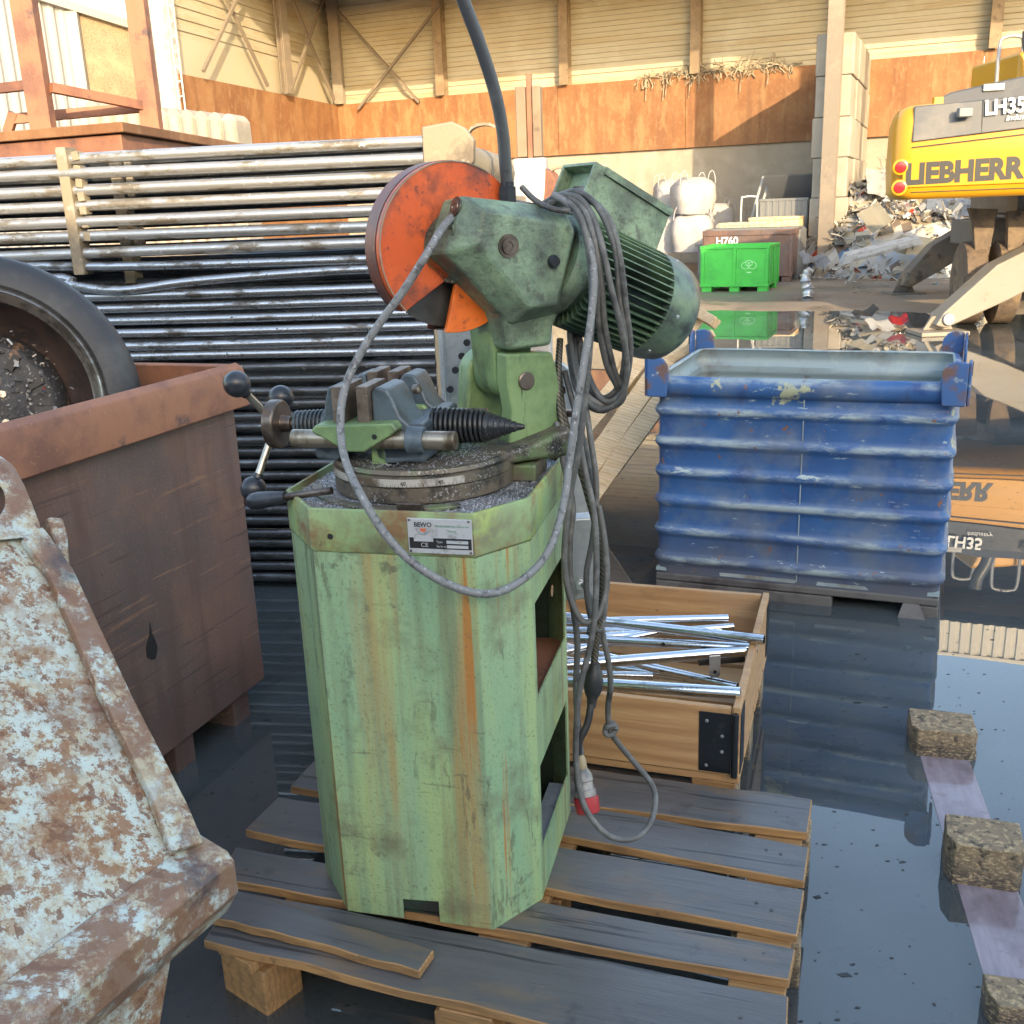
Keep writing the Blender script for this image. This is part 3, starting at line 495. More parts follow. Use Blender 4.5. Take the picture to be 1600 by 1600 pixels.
k = MB(); k.prism([A+V((0, 0, zt0-.02)), A+d_*(Lw+.1)+V((0, 0, zt1-.02)), A+d_*(Lw+.1)+V((0, 0, zt1+.2)), A+V((0, 0, zt0+.2))], on*.25); k.prism([A-on*8, A+d_*Lw-on*8, A+d_*Lw-on*.02, A-on*.02], (0, 0, 6.2)); k.obj('roof_trim', m_gtrim, wh)
# ------------------------------------------------------------------ concrete barrier left
cb = thing('concrete_barrier', 'pale concrete retaining wall with a scalloped top on the left', 'wall', (-5.4, 17.3, 0), R_(-12))
CBL = local(cb); e0 = CBL(P(100, 160, 17.)); e1 = CBL(P(368, 188, 17.)); top = []
n_ = 11
for i in range(n_*6+1):
    t = i/(n_*6); z = e0.z+(e1.z-e0.z)*t+.09*abs(sin(pi*n_*t)); top.append((e0.x+(e1.x-e0.x)*t, z))
poly = [(x, 0, z) for x, z in top]+[(e1.x+.05, 0, 0), (e0.x, 0, 0)]
k = MB(); k.prism(poly, (0, .5, 0)); k.obj('wall', m_concrete, cb, ang=30)
k = MB()
for i in range(n_): 
    xx = e0.x+(e1.x-e0.x)*(i+.5)/n_; zz = e0.z+(e1.z-e0.z)*(i+.5)/n_
    k.cyl((xx, .02, 0), (xx, .02, zz-.02), (e1.x-e0.x)/n_*.47, seg=14)
k.obj('rib', m_concrete, cb)

# ------------------------------------------------------------------ scrap heap on the right
SP0 = P(1420, 410, 21.5); SP0.z = 0
def hz(x, y):
    dx = (x-SP0.x-.6)/2.9; dy = (y-SP0.y-1.3)/2.9; r2 = dx*dx+dy*dy
    return max(0, 2.0*(1-r2)) * (1+.25*NZ.noise(V((x*1.3, y*1.3, 3)))) + (.06 if r2 < 1.3 else 0)
hp = MB(); n_ = 40; hv = []
for j in range(n_):
    hv.append([hp.b.verts.new((SP0.x+.6-3.6+7.2*i/(n_-1), SP0.y+1.3-3.4+6.8*j/(n_-1), 0)) for i in range(n_)])
    for v_ in hv[-1]: v_.co.z = hz(v_.co.x, v_.co.y)-.03
for j in range(n_-1):
    for i in range(n_-1): hp.b.faces.new((hv[j][i], hv[j][i+1], hv[j+1][i+1], hv[j+1][i]))
bmesh.ops.split_edges(hp.b, edges=hp.b.edges[:])
rh = random.Random(21)
def shard(mb, c, s, rr, kind):
    M = Mx.Rotation(rr.uniform(-1, 1), 4, 'X') @ Mx.Rotation(rr.uniform(-1, 1), 4, 'Y') @ Mx.Rotation(rr.uniform(0, 6), 4, 'Z')
    T = Mx.Translation(c) @ M
    if kind == 0:   # bent sheet
        n_ = 4; a = rr.uniform(-1.2, 1.2); vs_ = []
        for i in range(n_):
            t = i/(n_-1)-.5; z = .25*a*s*(1-4*t*t)*(1+.3*rr.random()); wj = s*.4*rr.uniform(.6, 1.)
            vs_.append((mb.b.verts.new(T @ V((t*s*1.4, -wj, z))), mb.b.verts.new(T @ V((t*s*1.4+.1*s*rr.uniform(-1, 1), wj, z+.1*s*rr.uniform(-1, 1))))))
        for A_, B_ in zip(vs_, vs_[1:]): mb.b.faces.new((A_[0], A_[1], B_[1], B_[0]))
    elif kind == 1:
        bmesh.ops.create_cube(mb.b, size=1, matrix=T @ Mx.Diagonal((s*rr.uniform(.4, 1.3), s*rr.uniform(.15, .6), s*rr.uniform(.05, .4), 1)))
    else:
        p = T @ V((0, 0, 0)); q = T @ V((s*1.5, 0, 0)); m_ = (p+q)/2+V((0, 0, s*rr.uniform(-.3, .4))); mb.tube([p, m_, q], s*.05, 6, 3)
for i in range(4200):
    x = SP0.x+.6+rh.gauss(0, 1.5); y = SP0.y+1.3-abs(rh.gauss(0, 1.5))+.6; z = hz(x, y)
    if z <= 0.0 and rh.random() < .6: continue
    shard(hp, V((x, y, z+rh.uniform(0, .1))), rh.choice((.05, .07, .09, .12, .16, .24)), rh, rh.choice((0, 0, 1, 1, 1, 2, 2)))
heap = hp.obj('scrap_heap', m_scrap, ang=25); heap['kind'] = 'stuff'
tag(heap, 'heap of mixed crushed scrap metal below the hall wall on the right', 'scrap heap')
def bigscrap(name, label, px, py, y, size, M, kind='sheet', tilt=(0, 0, 0)):
    t = P(px, py, y); R = Mx.Rotation(tilt[2], 4, 'Z') @ Mx.Rotation(tilt[1], 4, 'Y') @ Mx.Rotation(tilt[0], 4, 'X'); k = MB()
    sx, sy, sz = size
    if kind == 'sheet':
        n_ = 7; rr = random.Random(px); rows = []
        for i in range(n_): rows.append([V((sx*(i/(n_-1)-.5), sy*(j/4-.5), sz*(sin(i*1.3)*.5+.6*rr.uniform(-1, 1)*(.3+.3*(j % 2))))) for j in range(5)])
        vv = [[k.b.verts.new(p) for p in r_] for r_ in rows]
        for i in range(n_-1):
            for j in range(4): k.b.faces.new((vv[i][j], vv[i+1][j], vv[i+1][j+1], vv[i][j+1]))
        g = bmesh.ops.solidify(k.b, geom=k.b.faces[:], thickness=.012)
    else:
        k.prism([(-sx/2, 0, -sz/2), (-sx*.42, 0, sz/2), (sx*.46, 0, sz*.42), (sx/2, 0, -sz*.4)], (0, sy, 0)); k.boxb((-sx*.3, -.02, -sz*.2), (sx*.3, 0, sz*.1))
    k.xf(R); o = k.obj(name, M, None, .004 if kind != 'sheet' else 0); o.location = t; tag(o, label, 'scrap piece')
bigscrap('bent_sheet', 'large white bent sheet at the top of the scrap heap beside the column', 1378, 288, 22, (.75, .55, .06), m_white, tilt=(1.1, .2, .3))
bigscrap('bent_sheet', 'pale folded sheet leaning on the left slope of the scrap heap', 1367, 340, 20.5, (.45, .5, .06), m_crate, tilt=(1.0, -.5, .2))
bigscrap('window_profile', 'long white plastic profile lying along the foot of the scrap heap', 1378, 392, 19.6, (1.5, .25, .16), m_white, 'box', tilt=(.2, -.22, -.1))
bigscrap('crushed_casing', 'cream crushed casing at the foot of the scrap heap near the outrigger', 1440, 385, 19.8, (.6, .35, .34), m_crate, 'box', tilt=(.1, .1, .2))
bigscrap('bent_sheet', 'grey steel sheet sticking out of the upper right of the scrap heap', 1485, 322, 21, (.9, .4, .05), m_galv, tilt=(.9, .15, -.2))
bigscrap('flat_sheet', 'thin pale strip lying flat on the ground in front of the brown bin', 1290, 433, 18.6, (.85, .2, .02), m_white, tilt=(0, 0, -.25))
bigscrap('torn_bag', 'torn white bag lying beside the rusty beam stub', 1272, 405, 20.4, (.5, .4, .14), m_bag, tilt=(.5, .1, .2))
# litter in the shallow edge of the puddle
bigscrap('plastic_casing', 'white plastic casing piece lying in the puddle edge', 1375, 508, 12.6, (.33, .22, .05), m_white, tilt=(.5, .1, .3))
bigscrap('plastic_casing', 'red plastic casing piece beside the white one in the puddle', 1404, 500, 12.7, (.22, .16, .05), m_red, tilt=(.6, -.2, -.2))
bigscrap('plastic_casing', 'dark grey plastic casing piece left of the white one in the puddle', 1352, 488, 13.2, (.30, .16, .07), m_dgrey, tilt=(.4, -.3, .1))
k = MB(); k.tube([(0, 0, .02), (.03, .1, .16), (-.02, .1, .3), (.02, .14, .46)], lambda t: .10-.05*abs(t-.3)+.012*sin(t*40), 10, 6); o = k.obj('film_roll', m_galv); o.location = G(1262, 468, 0)+V((0, 0, -.01)); tag(o, 'bunch of silver plastic film standing at the edge of the puddle', 'plastic film')

# ------------------------------------------------------------------ boxes, bags and machines near the hall wall
def cratebox(name, label, loc, yaw, sx, sy, sz, M, wall=.035, foot=.1, ribs=3, cat='crate', rim=.05, footM=None):
    t = thing(name, label, cat, loc, yaw); z0 = foot
    k = MB(); k.boxb((-sx/2, -sy/2, z0), (sx/2, sy/2, z0+.04))
    for a in (-1, 1):
        k.boxb((-sx/2, a*sy/2, z0+.04), (sx/2, a*(sy/2-wall), sz)); k.boxb((a*sx/2, -sy/2+wall, z0+.04), (a*(sx/2-wall), sy/2-wall, sz))
    k.obj('tub', M, t, .012)
    k = MB()
    for a in (-1, 1):
        k.boxb((-sx/2-.02, a*(sy/2+.02), sz-rim), (sx/2+.02, a*(sy/2+.002), sz+.004)); k.boxb((a*(sx/2+.02), -sy/2-.002, sz-rim), (a*(sx/2+.002), sy/2+.002, sz+.004))
        for i in range(ribs+1):
            x = -sx/2+.03+(sx-.06)*i/ribs; k.boxb((x-.03, a*(sy/2+.018), z0+.04), (x+.03, a*(sy/2+.001), sz-rim))
            y = -sy/2+.03+(sy-.06)*i/ribs; k.boxb((a*(sx/2+.018), y-.03, z0+.04), (a*(sx/2+.001), y+.03, sz-rim))
        k.boxb((-sx/2-.015, a*(sy/2+.016), z0-.01), (sx/2+.015, a*(sy/2+.001), z0+.05))
    k.obj('rim', M, t, .008)
    if foot > .03:
        for i in (-1, 0, 1):
            for j in (-1, 1): MB().boxb((i*(sx/2-.1)-.09, j*(sy/2-.1)-.09, 0), (i*(sx/2-.1)+.09, j*(sy/2-.1)+.09, z0-.002)).obj('foot', footM or M, t, .01)
    return t
gp = (G(1092, 455, .02)+G(1190, 458, .02))/2
gbx = cratebox('green_pallet_box', 'bright green plastic pallet box standing on the dry yard', (gp.x+.28, gp.y+.45, .02), R_(-24), 1.2, 1.0, .80, m_green_p, ribs=2, cat='pallet box')
k = MB()
for cx, cz, r in ((.20, .46, .075), (.31, .46, .075), (.255, .50, .06)):
    k.tube([(cx+r*cos(2*pi*i/24), -.506, cz+r*.8*sin(2*pi*i/24)) for i in range(25)], .006, 5)
k.boxb((.22, -.508, .33), (.30, -.501, .35)); k.obj('emblem', m_greenmark, gbx)
bp = P(1183, 430, 20.8); bb = cratebox('brown_scrap_bin', 'rusty brown steel bin with a white number behind the green box', (bp.x, bp.y+.5, .02), R_(-24), 1.75, 1.0, 1.0, m_rustbin, foot=.12, ribs=1, cat='bin', rim=.1)
text_mesh('H760', .2, m_exwhite, bb, 'lettering', (-.62, -.523, .74), (1, 0, 0), (0, 0, 1), .004, .004)
tr = thing('steel_trough', 'dark steel trough frame standing beside the brown bin', 'trough', (bp.x+.72, bp.y+.9, .02), R_(-24))
k = MB()
k.prism([(-1.5, -.5, 1.02), (.35, -.5, 1.02), (.42, -.5, .95), (.42, -.5, 0), (.30, -.5, 0), (.30, -.5, .88), (-1.5, -.5, .88)], (0, .9, 0)); k.obj('frame', m_gcrate, tr, .01)
k = MB(); k.boxb((-1.1, -.45, .80), (.26, .3, .86)); k.obj('inner_panel', m_dgrey, tr)
# big bags
def bigbag(px, pyb, y, w_, h_, label):
    p = P(px, pyb, y); t = thing('big_bag', label, 'big bag', (p.x, p.y, max(p.z, 0)), rh.uniform(-.4, .2), 'white bulk bags by the hall wall'); k = MB(); rings = []
    for i in range(9):
        z = h_*i/8; s_ = w_/2*(.9+.14*sin(pi*i/8)+.03*rh.uniform(-1, 1)) * (1 if i < 7 else (.93 if i == 7 else .6))
        rings.append([V((s_*(abs(cos(a))**.5)*math.copysign(1, cos(a))*(1+.05*NZ.noise(V((a*2, z*4, px)))), s_*(abs(sin(a))**.5)*math.copysign(1, sin(a))*(1+.05*NZ.noise(V((a*3, z*5, px+2)))), z+.02*NZ.noise(V((a, z, px*.3))))) for a in [2*pi*q/28 for q in range(28)]])
    k.loft(rings); k.obj('sack', m_bag, t, ang=60)
    for sx in (-1, 1):
        for sy in (-1, 1):
            c_ = V((sx*w_*.36, sy*w_*.36, h_*.93)); MB().tube([c_+V((-.09, 0, -.1)), c_+V((-.06, 0, .1)), c_+V((.02, .01, .16+.05*rh.random())), c_+V((.08, 0, .06)), c_+V((.1, .02, -.1))], .012, 6, 3).obj('lifting_loop', m_bag, t)
bigbag(1082, 392, 24.5, .92, .86, 'lower white bulk bag in the stack of two by the hall wall')
bigbag(1082, 334, 24.5, .90, .80, 'upper white bulk bag on top of another by the hall wall')
bigbag(1042, 394, 25.2, .85, .95, 'white bulk bag left of the stacked pair, half hidden behind the motor')
bigbag(1048, 330, 26.2, .8, .75, 'slumped white bulk bag behind the stacked pair')
bigbag(1122, 380, 26.3, .7, .95, 'dark shaded bulk bag right of the stacked pair')
# machine with hopper
mc_ = P(1262, 352, 23.5); mt = thing('shredder_machine', 'grey machine with a black funnel hopper and control panel by the partition', 'machine', (mc_.x, mc_.y, 0.02), R_(-24))
k = MB(); k.boxb((-.75, -.3, .1), (.45, .5, 1.35)); k.obj('enclosure', m_grim, mt, .02)
def fr_(hw, hd, z): return [(-hw-.1, -hd, z), (hw-.1, -hd, z), (hw-.1, hd, z), (-hw-.1, hd, z)]
k = MB(); k.loft([fr_(.45, .35, 1.35), fr_(.78, .6, 2.0), fr_(.78, .6, 2.06), fr_(.74, .56, 2.06), fr_(.41, .31, 1.40)]); k.obj('hopper', m_dgrey, mt)
k = MB(); k.boxb((.12, -.55, .85), (.5, -.32, 1.62)); k.obj('control_panel', m_grim, mt, .015)
k = MB()
for i in range(3):
    for j in range(4): k.cyl((.2+.1*i, -.55, 1.05+.12*j), (.2+.1*i, -.565, 1.05+.12*j), .018, seg=8)
k.obj('button', m_ink, mt)
k = MB(); k.bar((-1.25, -.35, .9), (-.95, -.3, 2.05), .07, .05); k.bar((-1.1, -.35, .9), (-.8, -.3, 2.05), .03, .05); k.obj('support_strut', m_pipe, mt)
for (px, py, y, nm, lb, s3, M) in ((1165, 358, 22.6, 'slatted_crate', 'beige slatted plastic crate stacked behind the brown bin', (.95, .8, .42), m_crate), (1213, 352, 22.4, 'slatted_crate', 'cream slatted crate to the right of the beige one', (1.0, .7, .45), m_palewood), (1228, 345, 23.2, 'grey_container', 'dark grey metal container in front of the machine', (1.0, .8, .75), m_gcrate)):
    p = P(px, py, y); cratebox(nm, lb, (p.x, p.y, p.z-.28), R_(-24), *s3, M, foot=.05, ribs=7)
for z_ in (0,):
    p = P(1185, 385, 23.2); st = thing('storage_shelf', 'low storage rack carrying the crates behind the brown bin', 'rack', (p.x+.2, p.y, .02), R_(-24)); k = MB()
    k.boxb((-1.5, -.5, .62), (1.3, .5, .68)); k.obj('shelf', m_gcrate, st)
    for a in (-1.4, 0, 1.2): MB().boxb((a-.04, -.45, 0), (a+.04, .45, .62)).obj('leg', m_gcrate, st)
p = P(1128, 372, 24.2); dr = thing('blue_drum', 'small blue plastic drum beside the bulk bags', 'drum', (p.x, p.y, .02)); k = MB(); k.lathe((0, 0, 0), (0, 0, 1), [(0, .24), (.03, .27), (.3, .27), (.32, .285), (.35, .27), (.7, .27), (.78, .2), (.8, .2)], 20); k.obj('barrel', m_bluep, dr)
k = MB(); k.lathe((0, 0, .801), (0, 0, 1), [(0, .08), (.06, .08)], 12); k.obj('cap', m_black, dr)
p = P(1170, 345, 22.8); hr = thing('pipe_hoop', 'bent white pipe hoop standing behind the beige crate', 'pipe hoop', (p.x, p.y, .6)); k = MB(); k.tube([(-.17, 0, 0), (-.17, 0, .95), (-.12, 0, 1.05), (.12, 0, 1.05), (.17, 0, .95), (.17, 0, 0)], .02, 8, 3); k.obj('hoop', m_white, hr)

# ------------------------------------------------------------------ material handler (excavator)
ex = thing('material_handler', 'yellow wheeled material handler with charcoal hood and dark lettering at the right', 'excavator', (7.0, 14.2, .02))
E_ = local(ex)
def W0(x, y, z): return E_((x, y, z))
XA = R_(-17)
def W(x, y, z):      # the upper carriage is swung round a little
    dx, dy = x-4.39, y-12.0
    return E_((4.39+dx*cos(XA)-dy*sin(XA), 12.0+dx*sin(XA)+dy*cos(XA), 1.6+(z-1.6)*.985))
def WD(x, y, z): return V((x*cos(XA)-y*sin(XA), x*sin(XA)+y*cos(XA), z))
def rrect(x0, x1, y0, y1, r, z, n=6):
    out = []
    for cx, cy, a0 in ((x0+r, y0+r, pi), (x1-r, y0+r, 1.5*pi), (x1-r, y1-r, 0), (x0+r, y1-r, .5*pi)):
        for i in range(n+1): a = a0+.5*pi*i/n; out.append(W(cx+r*cos(a), cy+r*sin(a), z))
    return out
k = MB(); k.loft([rrect(4.46, 7.34, 12.06, 13.5, .2, 1.53), rrect(4.40, 7.40, 12.0, 13.5, .22, 1.60), rrect(4.38, 7.42, 11.99, 13.5, .22, 1.9), rrect(4.39, 7.41, 12.0, 13.5, .22, 2.36), rrect(4.43, 7.37, 12.04, 13.5, .22, 2.50), rrect(4.52, 7.28, 12.13, 13.5, .2, 2.545)])
k.obj('counterweight', m_yellow, ex, ang=50)
k = MB(); k.prism([W(4.575, 11.965, 2.145), W(7.2, 11.965, 2.34), W(7.2, 12.02, 2.62), W(4.575, 12.02, 2.525)], WD(0, 1.2, 0)); k.obj('hood', m_exgrey, ex, .015)
k = MB(); k.prism([W(4.5, 11.975, 1.66), W(6.1, 11.975, 1.66), W(6.1, 11.975, 2.03), W(4.5, 11.975, 1.96)], WD(0, .02, 0)); k.obj('name_panel', m_yellow, ex, .01)
k = MB(); k.prism([W(4.85, 12.35, 2.5), W(7.2, 12.35, 2.6), W(7.2, 12.45, 2.84), W(5.7, 12.42, 2.80), W(4.98, 12.42, 2.68), W(4.85, 12.42, 2.62)], WD(0, 1.6, 0)); k.obj('engine_deck', m_exgrey, ex, .02)
k = MB(); k.prism([W(5.3,12.38,2.66),W(5.52,12.38,2.66),W(5.52,12.38,2.74),W(5.3,12.38,2.74)], WD(0,.06,0)); k.obj('filler_cap', m_pipe, ex, .01)
k = MB(); k.boxb(W(4.80, 12.3, 2.54), W(4.88, 12.4, 2.63)); k.boxb(W(4.72, 12.28, 2.53), W(4.92, 12.36, 2.56)); k.obj('beacon', m_yellow, ex, .008)
k = MB(); 
for i in range(7): z = 2.415+i*.016; k.prism([W(6.1, 11.955, z), W(6.9, 11.955, z+.02), W(6.9, 11.955, z+.028), W(6.1, 11.955, z+.008)], WD(0, .01, 0))
k.obj('vent_grille', m_ink, ex)
k = MB(); k.prism([W(4.58, 11.975, 2.085), W(7.2, 11.975, 2.27), W(7.2, 11.975, 2.28), W(4.58, 11.975, 2.095)], WD(0, .02, 0)); k.prism([W(4.6, 11.985, 1.605), W(7.2, 11.985, 1.605), W(7.2, 11.985, 1.613), W(4.6, 11.985, 1.613)], WD(0, .02, 0)); k.prism([W(5.27, 11.962, 2.2), W(5.276, 11.962, 2.2), W(5.276, 12.0, 2.55), W(5.27, 12.0, 2.55)], WD(0, .02, 0)); k.obj('panel_gap', m_exlet, ex)
text_mesh('LIEBHERR', .30, m_exlet, ex, 'lettering', W(4.53, 11.9725, 1.70), WD(1, 0, .02), (0, 0, 1), .004, .015, width=1.205)
text_mesh('LH35', .215, m_exwhite, ex, 'lettering', W(5.285, 11.962, 2.385), WD(1, 0, .04), (0, .1, 1), .012, .005, width=.385)
text_mesh('industry', .085, m_exwhite, ex, 'lettering', W(5.50, 11.955, 2.315), WD(1, 0, .04), (0, .1, 1), .008, .0, shear=.25)
k = MB(); k.boxb(W(5.02, 11.84, 2.37), W(5.14, 11.97, 2.47)); k.obj('camera_housing', m_gcrate, ex, .015)
for z in (1.885, 1.665):
    k = MB(); k.lathe(W(4.475, 12.005, z), WD(0, -1, 0), [(0, .085), (.03, .085), (.035, .075)], 20); o = k.obj('tail_light', m_yellow, ex)
    k = MB(); k.lathe(W(4.475, 11.968, z), WD(0, -1, 0), [(0, .062), (.015, .055), (.02, .02)], 20); k.obj('lens', m_lamp, o)
def hoop(x, y, z0, h_, w_): MB().tube([W(x, y, z0), W(x, y, z0+h_*.85), W(x+w_*.25, y, z0+h_), W(x+w_*.75, y, z0+h_), W(x+w_, y, z0+h_*.85), W(x+w_, y, z0)], .022, 8, 4).obj('handrail', m_pipe, ex)
hoop(5.50, 12.9, 2.75, .52, .24); hoop(5.98, 12.9, 2.8, .6, .3)
k = MB(); k.tube([W(5.88, 12.6, 2.75), W(5.84, 12.6, 2.95), W(5.76, 12.58, 3.12), W(5.74, 12.55, 3.28)], .075, 12, 4); k.obj('exhaust_pipe', m_exgrey, ex)
k = MB(); k.boxb(W(5.7, 12.8, 2.7), W(7.3, 14.6, 3.1)); k.obj('engine_cover', m_yellow, ex, .05)
k = MB(); k.boxb(W0(6.2, 13.6, 1.6), W0(9.0, 16.4, 2.3)); k.boxb(W(5.9, 13.2, 1.3), W(7.9, 15.2, 1.6)); k.obj('upper_frame', m_exgrey, ex, .03)
k = MB(); k.bar(W0(10.0, 16.5, 1.5), W0(10.2, 16.2, 8.4), .5, .7); k.bar(W0(10.2, 16.2, 8.2), W0(8.5, 12.2, 10.9), .35, .45); k.obj('boom', m_yellow, ex, .03)
k = MB(); k.loft([[W0(7.3, 13.6, 1.35), W0(8.7, 13.3, 1.35), W0(8.7, 13.3, .55), W0(7.3, 13.6, .55)], [W0(7.9, 17.0, 1.3), W0(9.2, 16.7, 1.3), W0(9.2, 16.7, .55), W0(7.9, 17.0, .55)]]); k.boxb(W0(5.9, 13.0, .95), W0(8.6, 13.9, 1.25)); k.obj('chassis', m_undergrey, ex, .02)
def wheel(c, axd):
    c = V(c); ax = V(axd).normalized(); t = MB().lathe(c-ax*.14, ax, [(0, .30), (.0, .44), (.03, .5), (.25, .5), (.28, .44), (.28, .30)], 32); o = t.obj('wheel', m_wheelmud, ex)
    MB().lathe(c-ax*.06, ax, [(0, .05), (0, .3), (.12, .3), (.12, .05)], 24).obj('rim', m_undergrey, o)
ad = (.97, -.22, 0)
for c in ((5.80, 13.0, .5), (6.18, 12.92, .5), (7.95, 16.4, .5), (8.35, 16.3, .5), (8.6, 12.4, .5), (9.2, 15.9, .5)): wheel(W0(*c), ad)
k = MB(); k.prism([W0(5.62, 12.75, 1.40), W0(5.95, 12.7, 1.38), W0(5.93, 12.7, 1.25), W0(5.88, 12.7, .78), W0(5.74, 12.72, .78), W0(5.68, 12.74, 1.25)], (.02, .12, 0)); k.prism([W0(6.05, 12.65, 1.35), W0(6.35, 12.6, 1.35), W0(6.2, 12.6, .85), W0(6.08, 12.64, .85)], (.02, .12, 0)); k.obj('axle_bracket', m_wheelmud, ex, .006)
def outrigger(foot, hip, y_thick, M, pinM, w0, w1):
    foot, hip = V(foot), V(hip); d = (hip-foot).normalized(); up = V((-d.z, 0, d.x)) if d.x > 0 else V((d.z, 0, -d.x)); L = (hip-foot).length
    pts = [foot-d*.10, foot+up*w0*.6+d*.05, foot+d*L*.45+up*w1*.62, hip+up*w1*.5-d*.15, hip+d*.2+up*w1*.3, hip+d*.2-up*w1*.5, foot+d*L*.45-up*w1*.40, foot-up*w0*.6]
    k = MB(); k.prism(pts, (0, y_thick, 0)); o = k.obj('outrigger', M, ex, .02)
    for q, r in ((foot+d*.06, .07), (foot+d*L*.78+up*.02, .11)):
        k = MB(); k.cyl(q+V((0, -.05, 0)), q+V((0, y_thick+.05, 0)), r); k.obj('pin', pinM, o, .008)
    k = MB(); f_ = V((foot.x, foot.y+y_thick/2, 0)); k.boxb((f_.x-.28, f_.y-.25, W0(0, 0, .0).z), (f_.x+.28, f_.y+.25, W0(0, 0, .05).z)); k.prism([V((f_.x-.18, f_.y-.02, W0(0, 0, .05).z)), V((f_.x+.18, f_.y-.02, W0(0, 0, .05).z)), V((f_.x+.08, f_.y-.02, foot.z+.05)), V((f_.x-.08, f_.y-.02, foot.z+.05))], (0, .04, 0)); k.obj('foot_pad', M, o, .01)
outrigger(W0(5.08, 11.95, .16), W0(6.75, 12.25, .98), .30, m_outcream, m_pipe, .15, .44)
outrigger(W0(6.55, 16.9, .22), W0(7.7, 16.9, 1.0), .30, m_undergrey, m_undergrey, .18, .42)
# ================================================================== BLUE STILLAGE
BY = R_(-22.7); bu = V((cos(BY), sin(BY), 0)); bv = V((-sin(BY), cos(BY), 0))
st = thing('blue_stillage', 'dented blue corrugated steel stillage box with pale chipped paint standing in the puddle', 'stillage', V((.98, 4.0, 0))-bu*.40, BY)
BW, BD = 1.13, .84
def rr2(x0, x1, y0, y1, r, z, n=5):
    out = []
    for cx, cy, a0 in ((x0+r, y0+r, pi), (x1-r, y0+r, 1.5*pi), (x1-r, y1-r, 0), (x0+r, y1-r, .5*pi)):
        for i in range(n+1): a = a0+.5*pi*i/n; out.append(V((cx+r*cos(a), cy+r*sin(a), z)))
    return out
def subd(ring, k=5):
    out = []
    for a, b in zip(ring, ring[1:]+ring[:1]):
        L = (b-a).length; n = max(1, int(L/.06)) if L > .1 else 1
        out += [a.lerp(b, i/n) for i in range(n)]
    return out
ridges = [.785, .652, .525, .40, .27, .145]
prof = [(.075, 0)]
for z in sorted(ridges):
    for dz, d in ((-.034, 0), (-.024, .003), (-.013, .012), (0, .017), (.013, .012), (.024, .003), (.034, 0)): prof.append((z+dz, d))
prof += [(.843, 0), (.85, .012), (.862, .022), (.885, .026), (.905, .024), (.922, .012), (.926, -.004)]
rings = []
for z, d in prof:
    ring = subd(rr2(-d, BW+d, -d, BD+d, .05+d*.6, z)); 
    rings.append([p+V((.004*NZ.noise(p*4), .006*NZ.noise(p*3+V((5, 5, 5))), .004*NZ.noise(p*2.3+V((9, 0, 0))))) for p in ring])
inner = [(.92, -.012)]+[(z, d-.012) for z, d in reversed(prof[1:-3])]
k = MB(); k.loft(rings, cap=False)
k.obj('corrugated_wall', m_blue, st, ang=60)
k = MB(); rin = [[p+V((.004*NZ.noise(p*4), .006*NZ.noise(p*3+V((5, 5, 5))), .004*NZ.noise(p*2.3+V((9, 0, 0))))) for p in subd(rr2(-d, BW+d, -d, BD+d, max(.02, .05+d*.6), z))] for z, d in [(.926, -.004)]+inner]
rin = [r for r in rin if len(r) == len(rin[0])]
k.loft(rin, cap=False); k.boxb((.0, .0, .085), (BW, BD, .1)); k.obj('inner_lining', m_bluein, st, ang=60)
k = MB(); k.boxb((.0, -.008, .045), (BW, BD+.008, .078)); k.obj('base_skirt', m_skid, st, .008)
for x0, x1 in ((.0, .73), (1.0, BW-.0)):
    MB().boxb((x0, -.006, -.04), (x1, .05, .043)).obj('skid', m_skid, st, .006); MB().boxb((x0+.0, BD-.05, -.04), (x1, BD+.006, .043)).obj('skid', m_skid, st, .006)
MB().prism([(.98, -.05, -.01), (1.09, -.05, -.01), (1.06, -.012, .05), (1.0, -.012, .05)], (0, .01, 0)).obj('foot_gusset', m_skid, st)
k = MB(); k.boxb((.585, -.0035, .09), (.589, .002, .85)); k.obj('weld_seam', m_bluein, st)
def lug(cx, cy, sx, sy):
    k = MB()
    def pl(flip):
        pts = []
        for a, z in ((-.02, -.09), (.115, -.09), (.115, .02), (.09, .085), (.055, .105), (.01, .108), (-.02, .10)): pts.append(a)
        return pts
    P1 = [(-.031, .845), (.050, .845), (.060, .93), (.056, .975), (.038, 1.0), (.010, 1.012), (-.031, 1.005)]
    for (a0, b0), (a1, b1) in (((0, 0), (1, 0)), ((0, 0), (0, 1))):
        dirv = V((a1*sx, b1*sy, 0)); nv_ = V((-b1*sx, -a1*sy, 0)); o = V((cx, cy, 0))+nv_*.032
        pts = [o+dirv*a+V((0, 0, z)) for a, z in P1]; k.prism(pts, nv_*.012)
    o_ = k.obj('stacking_lug', m_blug, st, .006)
    h = MB(); dirv = V((0, sy, 0)); h.prism([V((cx, cy, 0))+V((-sx*.0455, 0, 0))+V((0, sy*a, z)) for a, z in ((.02, .95), (.05, .95), (.05, 1.0), (.02, 1.0))], (-sx*.002, 0, 0)); h.obj('slot', m_ink, o_)
lug(0, 0, 1, 1); lug(BW, 0, -1, 1); lug(0, BD, 1, -1); lug(BW, BD, -1, -1)

